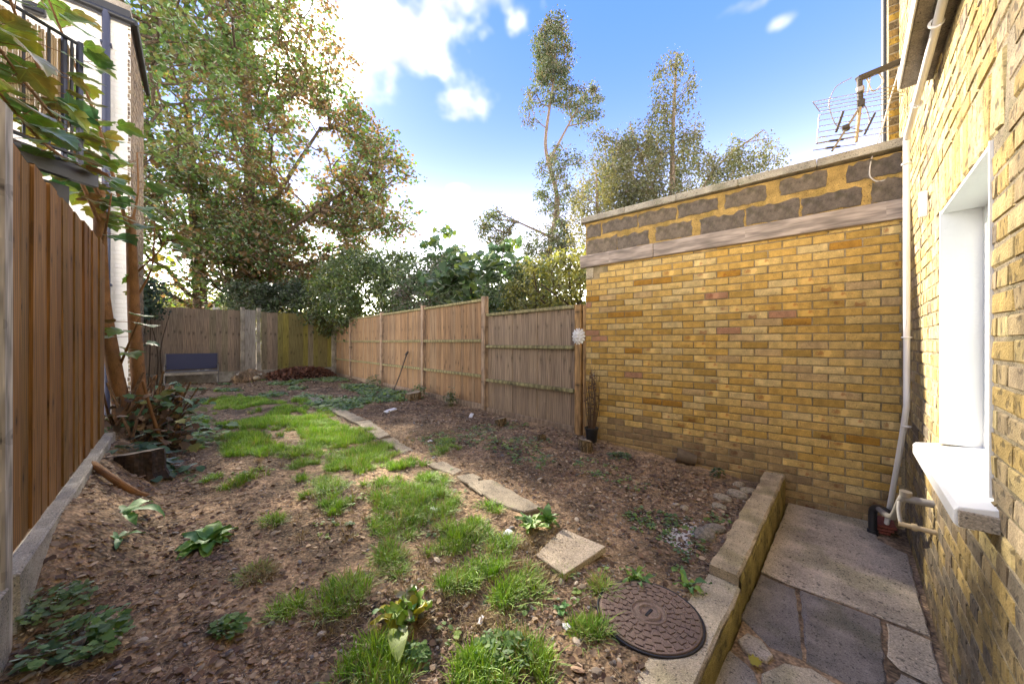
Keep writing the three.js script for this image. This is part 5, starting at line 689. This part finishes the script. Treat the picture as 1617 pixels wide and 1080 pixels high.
// litter
{ const W = std(lin(0.78, 0.77, 0.76), { roughness: 0.5 });
  for (const [x, z, w, d, lb, h, rt] of [[2.65, -6.28, 0.22, 0.1, 'crumpled white plastic scrap on soil near the widest stump', 0.03, 0.3], [3.55, -5.05, 0.16, 0.06, 'white strip of litter below the tallest fence post', 0.03, 0.8], [2.22, -4.05, 0.06, 0.05, 'tiny white scrap beside the long stepping stone', 0.02, 0.2], [1.62, -1.87, 0.09, 0.05, 'shard of clear white plastic by the pale green rosette', 0.012, 0.5], [1.05, -1.41, 0.05, 0.022, 'white tile chip between primrose clump and tall grass', 0.01, 0.6], [1.36, -1.13, 0.035, 0.035, 'square white chip on bare soil left of the manhole', 0.01, 1.3], [1.38, -2.45, 0.03, 0.06, 'thin white paper scrap standing in the grass', 0.03, 0.4]])
    { const m = solo('litter_scrap', polySlab([[-w / 2, -d / 2], [w * 0.1, -d * 0.6], [w / 2, -d * 0.4], [w * 0.45, d / 2], [-w * 0.1, d * 0.4], [-w * 0.5, d * 0.5]], 0, h * 0.6, 0.002, 0.003, Math.round(x * 100), 0.02), W, lb, 'litter', [x, soilY(x, z) + 0.012, z]); m.rotation.set(0.12, rt, 0.1); }
  const yl = solo('fallen_leaf', LF.maple, leafOne(0.5, 0.42, 0.02), 'single yellow leaf fallen on the broken paving', 'leaf', [2.0, -0.28, -0.53]); yl.scale.setScalar(0.055); yl.rotation.set(-0.2, 0.6, 0.3);
}

// ---------- ground cover ----------
const eyeXZ = (x, z) => Math.hypot(x, z);
function scatter(n, r, dens, near = 0.9) { const out = []; let g = 0; while (out.length < n && g++ < n * 60) { const d = near + Math.pow(r(), 1.6) * 14.5, a = -0.35 + r() * 1.95, x = Math.sin(a) * d, z = -Math.cos(a) * d; if (x < -0.57 || x > 3.9 - 0 || z < -14.4 || z > kerbZ(x) - 0.02) continue; if (z > -2.95 && x > 3.93 + (z + 2.94) * 0.164 - 0.03) continue; if (Math.hypot(x - 1.735, z + 0.905) < 0.275) continue; if (x > 1.60 && x < 2.05 && z > -1.70 && z < -1.33) continue; if (x > 1.8 && x < 2.02 && z < -1.95 && z > -2.9) continue; if (r() > dens(x, z, d)) continue; out.push([x, z, d]); } return out; }
{
  const r = mulberry(101);
  // pebbles
  const pg = new THREE.IcosahedronGeometry(1, 1); { const p = pg.attributes.position; for (let i = 0; i < p.count; i++) { const k = 0.8 + 0.4 * noise3(p.getX(i) * 2 + 5, p.getY(i) * 2, p.getZ(i) * 2); p.setXYZ(i, p.getX(i) * k, p.getY(i) * k * 0.6, p.getZ(i) * k); } pg.computeVertexNormals(); }
  const cols = [[0.28, 0.22, 0.155], [0.35, 0.28, 0.19], [0.2, 0.16, 0.12], [0.30, 0.2, 0.13], [0.44, 0.37, 0.28], [0.18, 0.165, 0.15], [0.36, 0.24, 0.15]];
  const L = scatter(6500, r, (x, z) => 0.35 + 0.65 * sstep(0.4, 0.65, noise3(x * 1.3, z * 1.3, 4))).map(([x, z, d]) => { const c = cols[Math.floor(r() * cols.length)], b = 0.7 + 0.6 * r(), s = 0.004 + 0.009 * r() * r() + (r() < 0.035 ? 0.012 : 0) + d * 0.0005; return [V(x, soilY(x, z) + s * 0.2, z), [gauss(r) * 0.5, r() * 6.3, gauss(r) * 0.5], V(s * (0.8 + 0.8 * r()), s * (0.6 + 0.6 * r()), s), [c[0] * b, c[1] * b, c[2] * b]]; });
  tag(instanced(scene, 'pebbles', pg, std(0xffffff, { roughness: 0.85 }), L), 'small brown pebbles strewn over the garden soil', 'pebbles');
  // bark chips and leaf litter
  const cg = bevelBox(1, 0.22, 0.42, 0.06, 0.12, mulberry(3));
  const cc = [[0.26, 0.18, 0.12], [0.36, 0.26, 0.175], [0.18, 0.125, 0.085], [0.44, 0.33, 0.23], [0.13, 0.09, 0.065], [0.30, 0.19, 0.12]];
  const C = scatter(56000, r, (x, z) => 0.10 + 0.90 * sstep(0.36, 0.62, fbm(x * 1.3 + 7, z * 1.3, 9, 3))).map(([x, z, d]) => { const c = cc[Math.floor(r() * cc.length)], b = 0.7 + 0.6 * r(), s = 0.004 + 0.012 * r() * r() + d * 0.0012; return [V(x, soilY(x, z) + 0.003, z), [gauss(r) * 0.45, r() * 6.3, gauss(r) * 0.45], V(s * 1.5, s * (0.3 + 0.6 * r()), s * (0.35 + 0.7 * r())), [c[0] * b, c[1] * b, c[2] * b]]; });
  tag(instanced(scene, 'bark_chips', cg, std(0xffffff, { roughness: 0.95 }), C), 'brown bark chips and crumbs covering the bare soil', 'bark chips');
  const D = scatter(9000, r, (x, z) => clamp(0.12 + 0.9 * sstep(2.0, 3.6, x) + 0.6 * sstep(0.6, -0.5, x) + 0.4 * sstep(-9, -13, z))).map(([x, z, d]) => { const b = 0.6 + 0.8 * r(), c = r() < 0.2 ? [0.38, 0.28, 0.18] : r() < 0.5 ? [0.22, 0.14, 0.085] : [0.14, 0.085, 0.055]; return [V(x, soilY(x, z) + 0.008, z), [gauss(r) * 0.5, r() * 6.3, gauss(r) * 0.6], 0.016 + 0.016 * r() + d * 0.0028, [c[0] * b, c[1] * b, c[2] * b]]; });
  tag(instanced(scene, 'dead_leaves', LF.round, leafMat(0.1, 0.95), D), 'dry brown leaves scattered thickly along the right fence', 'dead leaves');
  // twigs and straw
  const tg = tube([[0, 0, 0], [0.3, 0.05, 0.06], [0.65, 0.02, -0.03], [1, 0.03, 0.05]], 0.018, 0.008, 6, 4);
  const T = scatter(8000, r, () => 1).map(([x, z, d]) => { const b = 0.7 + 0.6 * r(), c = r() < 0.55 ? [0.42, 0.33, 0.22] : [0.2, 0.14, 0.09], s = 0.03 + 0.1 * r() * r() + (r() < 0.03 ? 0.12 : 0); return [V(x, soilY(x, z) + 0.006, z), [0, r() * 6.3, gauss(r) * 0.15], V(s, s, s).multiply(V(1, 0.9 / (1 + s * 6), 1 / (1 + s * 5))), [c[0] * b, c[1] * b, c[2] * b]]; });
  tag(instanced(scene, 'twigs', tg, std(0xffffff, { roughness: 0.9 }), T), 'fine dry twigs and straws lying on the soil', 'twigs');

  // grass
  const tuft = (seed, n, lean) => { const q = mulberry(seed), P = [], I = [], N = []; for (let i = 0; i < n; i++) { const a = q() * 6.28, d = Math.sqrt(q()) * 0.3, h = 0.55 + 0.6 * q(), w = 0.016 + 0.014 * q(), o = lean * (0.3 + q()), bx = Math.cos(a) * d, bz = Math.sin(a) * d, ox = Math.cos(a + gauss(q)) * o, oz = Math.sin(a + gauss(q)) * o, px = -Math.sin(a) * w, pz = Math.cos(a) * w, s = P.length / 3; for (const [t, k] of [[0, 1], [0.4, 0.9], [0.75, 0.6]]) { const x = bx + ox * t * t, z = bz + oz * t * t, y = h * t * (1 - 0.2 * t); P.push(x - px * k, y, z - pz * k, x + px * k, y, z + pz * k); } P.push(bx + ox, h * 0.82, bz + oz); I.push(s, s + 1, s + 3, s, s + 3, s + 2, s + 2, s + 3, s + 5, s + 2, s + 5, s + 4, s + 4, s + 5, s + 6); } const g = new THREE.BufferGeometry(); g.setAttribute('position', new THREE.Float32BufferAttribute(P, 3)); g.setIndex(I); g.computeVertexNormals(); return g; };
  const clumps = [[1.22, -3.77, 0.26, 1.1], [1.5, -4.1, 0.3, 1.1], [1.46, -5.0, 0.45, 1.1], [1.0, -4.6, 0.35, 0.8], [0.42, -3.03, 0.07, 0.7], [0.57, -1.98, 0.14, 1.1], [0.56, -1.47, 0.15, 1.3], [1.23, -2.07, 0.16, 1.0], [1.21, -1.58, 0.2, 1.1], [0.98, -1.13, 0.2, 1.2], [0.93, -2.18, 0.12, 0.8], [1.32, -2.02, 0.15, 1], [1.5, -1.78, 0.12, 0.9], [0.86, -1.2, 0.12, 1.1], [0.24, -3.95, 0.1, 0.8], [0.42, -4.05, 0.12, 0.9], [0.1, -4.2, 0.08, 0.6], [1.15, -2.95, 0.28, 0.9], [1.4, -2.55, 0.24, 0.9], [1.55, -2.9, 0.2, 0.9], [1.62, -3.4, 0.2, 1], [1.65, -4.3, 0.2, 1], [0.88, -3.3, 0.15, 0.7], [0.35, -2.1, 0.08, 0.7], [0.25, -2.5, 0.07, 0.5], [1.7, -2.2, 0.1, 0.7], [2.15, -3.6, 0.18, 0.5], [2.3, -3.9, 0.15, 0.5], [1.38, -1.45, 0.12, 0.7], [1.12, -2.5, 0.2, 0.8]];
  for (let i = 0; i < 70; i++) { const z = -1.0 - 3.6 * Math.pow(r(), 0.8); clumps.push([mix(0.75, 1.75, r()) + 0.08 * (z + 2.5), z, 0.035 + 0.09 * r() * r(), 0.5 + 0.5 * r()]); }
  const gl = [[], []]; const put = (x, z, h, c) => { const b = 0.75 + 0.5 * r(); gl[Math.floor(r() * 2)].push([V(x, soilY(x, z) - 0.006, z), [gauss(r) * 0.1, r() * 6.3, gauss(r) * 0.1], V(0.09, 0.09 * h, 0.09).multiplyScalar(0.8 + 0.6 * r()), [c[0] * b, c[1] * b, c[2] * b]]); };
  const gc = () => { const k = r(); return k < 0.5 ? [0.25, 0.44, 0.03] : k < 0.8 ? [0.34, 0.50, 0.035] : k < 0.9 ? [0.12, 0.27, 0.025] : [0.45, 0.38, 0.14]; };
  for (const [x, z, rad, h] of clumps) for (let i = 0; i < rad * rad * 3400 + 14; i++) { const a = r() * 6.28, d = Math.sqrt(r()) * rad; const X = x + Math.cos(a) * d, Z = z + Math.sin(a) * d; if (noise3(X * 9, Z * 9, 2) < 0.36) continue; put(X, Z, h * (1.05 - 0.4 * d / rad), gc()); }
  // lawn patch further off
  for (let i = 0; i < 15000; i++) { const z = -4.2 - r() * 6.3, x = mix(0.1, 1.8, r()); const cx = 1.0 + 0.05 * (z + 6), w = 0.8 * sstep(-10.8, -8, z) * sstep(-4.0, -5.2, z) + 0.15; const q = noise3(x * 2.2, z * 1.6, 6) + (0.55 - Math.abs(x - cx) / w) * 0.4 + (noise3(x * 7, z * 6, 12) - .5) * 0.6; if (q < 0.55) continue; if (x > 1.78 && z > -8.8) continue; put(x, z, 0.45 + 0.9 * noise3(x * 5, z * 5, 31), gc()); }
  for (const [i, l] of gl.entries()) tag(instanced(scene, i ? 'grass_blades' : 'grass', tuft(i + 4, 13, 0.35 + 0.2 * i), leafMat(0.35, 0.7), l), i ? 'longer leaning grass blades through the lawn patches' : 'bright green grass growing in patches along the stepping stones', 'grass');
  // dry straw-coloured grass
  const dry = []; for (const [x, z, rad] of [[0.52, -1.42, 0.16], [0.55, -1.9, 0.14], [1.1, -1.5, 0.2], [0.27, -2.45, 0.08], [1.45, -1.5, 0.14], [0.9, -1.9, 0.3], [1.2, -2.3, 0.4], [0.9, -2.8, 0.4], [1.5, -4.3, 0.5], [0.8, -4.6, 0.5], [0.3, -6, 0.4], [2.3, -4.2, 0.4], [1.75, -1.6, 0.2]]) for (let i = 0; i < 60; i++) { const a = r() * 6.28, d = Math.sqrt(r()) * rad, X = x + Math.cos(a) * d, Z = z + Math.sin(a) * d, b = 0.7 + 0.6 * r(); dry.push([V(X, soilY(X, Z) - 0.005, Z), [gauss(r) * 0.3, r() * 6.3, gauss(r) * 0.3], V(0.09, 0.045, 0.09), [0.34 * b, 0.26 * b, 0.13 * b]]); }
  tag(instanced(scene, 'dry_grass', tuft(9, 12, 0.6), leafMat(0.2, 0.9), dry), 'short straw coloured dead grass among the green tufts', 'dry grass');
  // low broadleaf weeds
  const wd = []; const weed = (x, z, s, c) => { for (let k = 0; k < 6; k++) { const b = 0.7 + 0.6 * r(), a = r() * 6.28; wd.push([V(x + gauss(r) * s * 1.2, soilY(x, z) + s * (0.2 + 0.8 * r()), z + gauss(r) * s * 1.2), [0.25 + gauss(r) * 0.4, a, gauss(r) * 0.3], s * (0.8 + 0.7 * r()), [c[0] * b, c[1] * b, c[2] * b]]); } };
  const wc = [[0.15, 0.28, 0.05], [0.2, 0.34, 0.05], [0.14, 0.27, 0.08], [0.26, 0.39, 0.04]];
  for (let i = 0; i < 4600; i++) { const z = -6.8 - 7.0 * r(), x = -0.45 + 4.2 * r(); const q = noise3(x * 1.5, z * 1.2, 16); if (q < 0.5 || (x > 0.1 && x < 1.7 && z > -9.5)) continue; weed(x, z, 0.035 + 0.04 * r(), wc[Math.floor(r() * 4)]); }
  for (let i = 0; i < 1300; i++) { const z = -0.95 - 3.4 * r(), x = 2.1 + 1.7 * r(); if (z > -2.9 && x > 3.4 + (z + 2.94) * -0.1) continue; if (noise3(x * 2.2, z * 2.2, 26) < 0.54 || z > kerbZ(x) - 0.05) continue; weed(x, z, 0.012 + 0.014 * r(), wc[Math.floor(r() * 4)]); }
  for (let i = 0; i < 700; i++) { const z = -1.2 - 6 * r(), x = -0.3 + 2.2 * r(); if (noise3(x * 2.2, z * 2.2, 36) < 0.62 || z > kerbZ(x) - 0.05) continue; weed(x, z, 0.012 + 0.014 * r(), wc[Math.floor(r() * 4)]); }
  for (let i = 0; i < 40; i++) weed(0.0 + gauss(r) * 0.3, -6.2 + gauss(r) * 0.7, 0.05 + 0.03 * r(), wc[Math.floor(r() * 4)]);
  for (let i = 0; i < 16; i++) weed(-0.25 + gauss(r) * 0.2, -4.7 + gauss(r) * 0.3, 0.06 + 0.03 * r(), [0.06, 0.16, 0.06]);
  tag(instanced(scene, 'ground_weeds', LF.round, M.leafI, wd), 'low broad leaved weeds spread over the soil', 'weeds');
}
// rubble stones and white lime patch by the kerb
{ const r = mulberry(121), G = 'rubble stones beside the kerb'; const g = new THREE.IcosahedronGeometry(1, 1), p = g.attributes.position; for (let i = 0; i < p.count; i++) { const k = 0.75 + 0.5 * noise3(p.getX(i) * 1.7, p.getY(i) * 1.7, p.getZ(i) * 1.7); p.setXYZ(i, p.getX(i) * k, p.getY(i) * k, p.getZ(i) * k); } const q = boxUV(g);
  for (const [x, z, s, m, lb] of [[2.78, -1.02, 0.075, M.concGrey, 'largest grey rubble lump next to the white lime crumbs'], [2.92, -1.0, 0.06, M.concGrey, 'second grey rubble lump touching the retaining kerb beyond the lime'], [3.72, -1.08, 0.07, M.concPath, 'largest tan stone at the brick wall end of the kerb'], [3.9, -1.05, 0.055, M.concPale, 'pale stone wedged between kerb end and brick wall'], [3.55, -1.16, 0.06, M.concPath, 'tan stone just before the stones at the kerb end'], [3.98, -1.15, 0.05, M.concPath, 'tan stone lying right against the brick wall'], [3.35, -1.12, 0.045, M.concPale, 'small pale stone halfway along the retaining kerb'], [3.1, -1.3, 0.035, M.concPath, 'smallest tan stone set back from the retaining kerb']]) { const o = solo('rubble_stone', q, m, lb, 'stone', [x, soilY(x, z) + s * 0.15, z], G); o.scale.set(s * 1.4, s * 0.6, s); o.rotation.y = r() * 6; }
  const lm = []; for (let i = 0; i < 700; i++) { const t = r(); const x = 2.66 + gauss(r) * 0.2 + t * 0.05, z = -1.12 + gauss(r) * 0.1; if (noise3(x * 9, z * 9, 3) < 0.45) continue; lm.push([V(x, soilY(x, z) + 0.004, z), [gauss(r) * .3, r() * 6, gauss(r) * .3], V(0.007, 0.003, 0.007).multiplyScalar(0.4 + r()), [0.55, 0.53, 0.51]]); }
  tag(instanced(scene, 'lime_spill', new THREE.IcosahedronGeometry(1, 0), std(0xffffff), lm), 'white lime crumbs spilt on soil beside the retaining kerb', 'lime spill'); }

scene.traverse((o) => { if (o.isMesh) { o.castShadow = true; o.receiveShadow = true; } });
renderer.render(scene, camera);
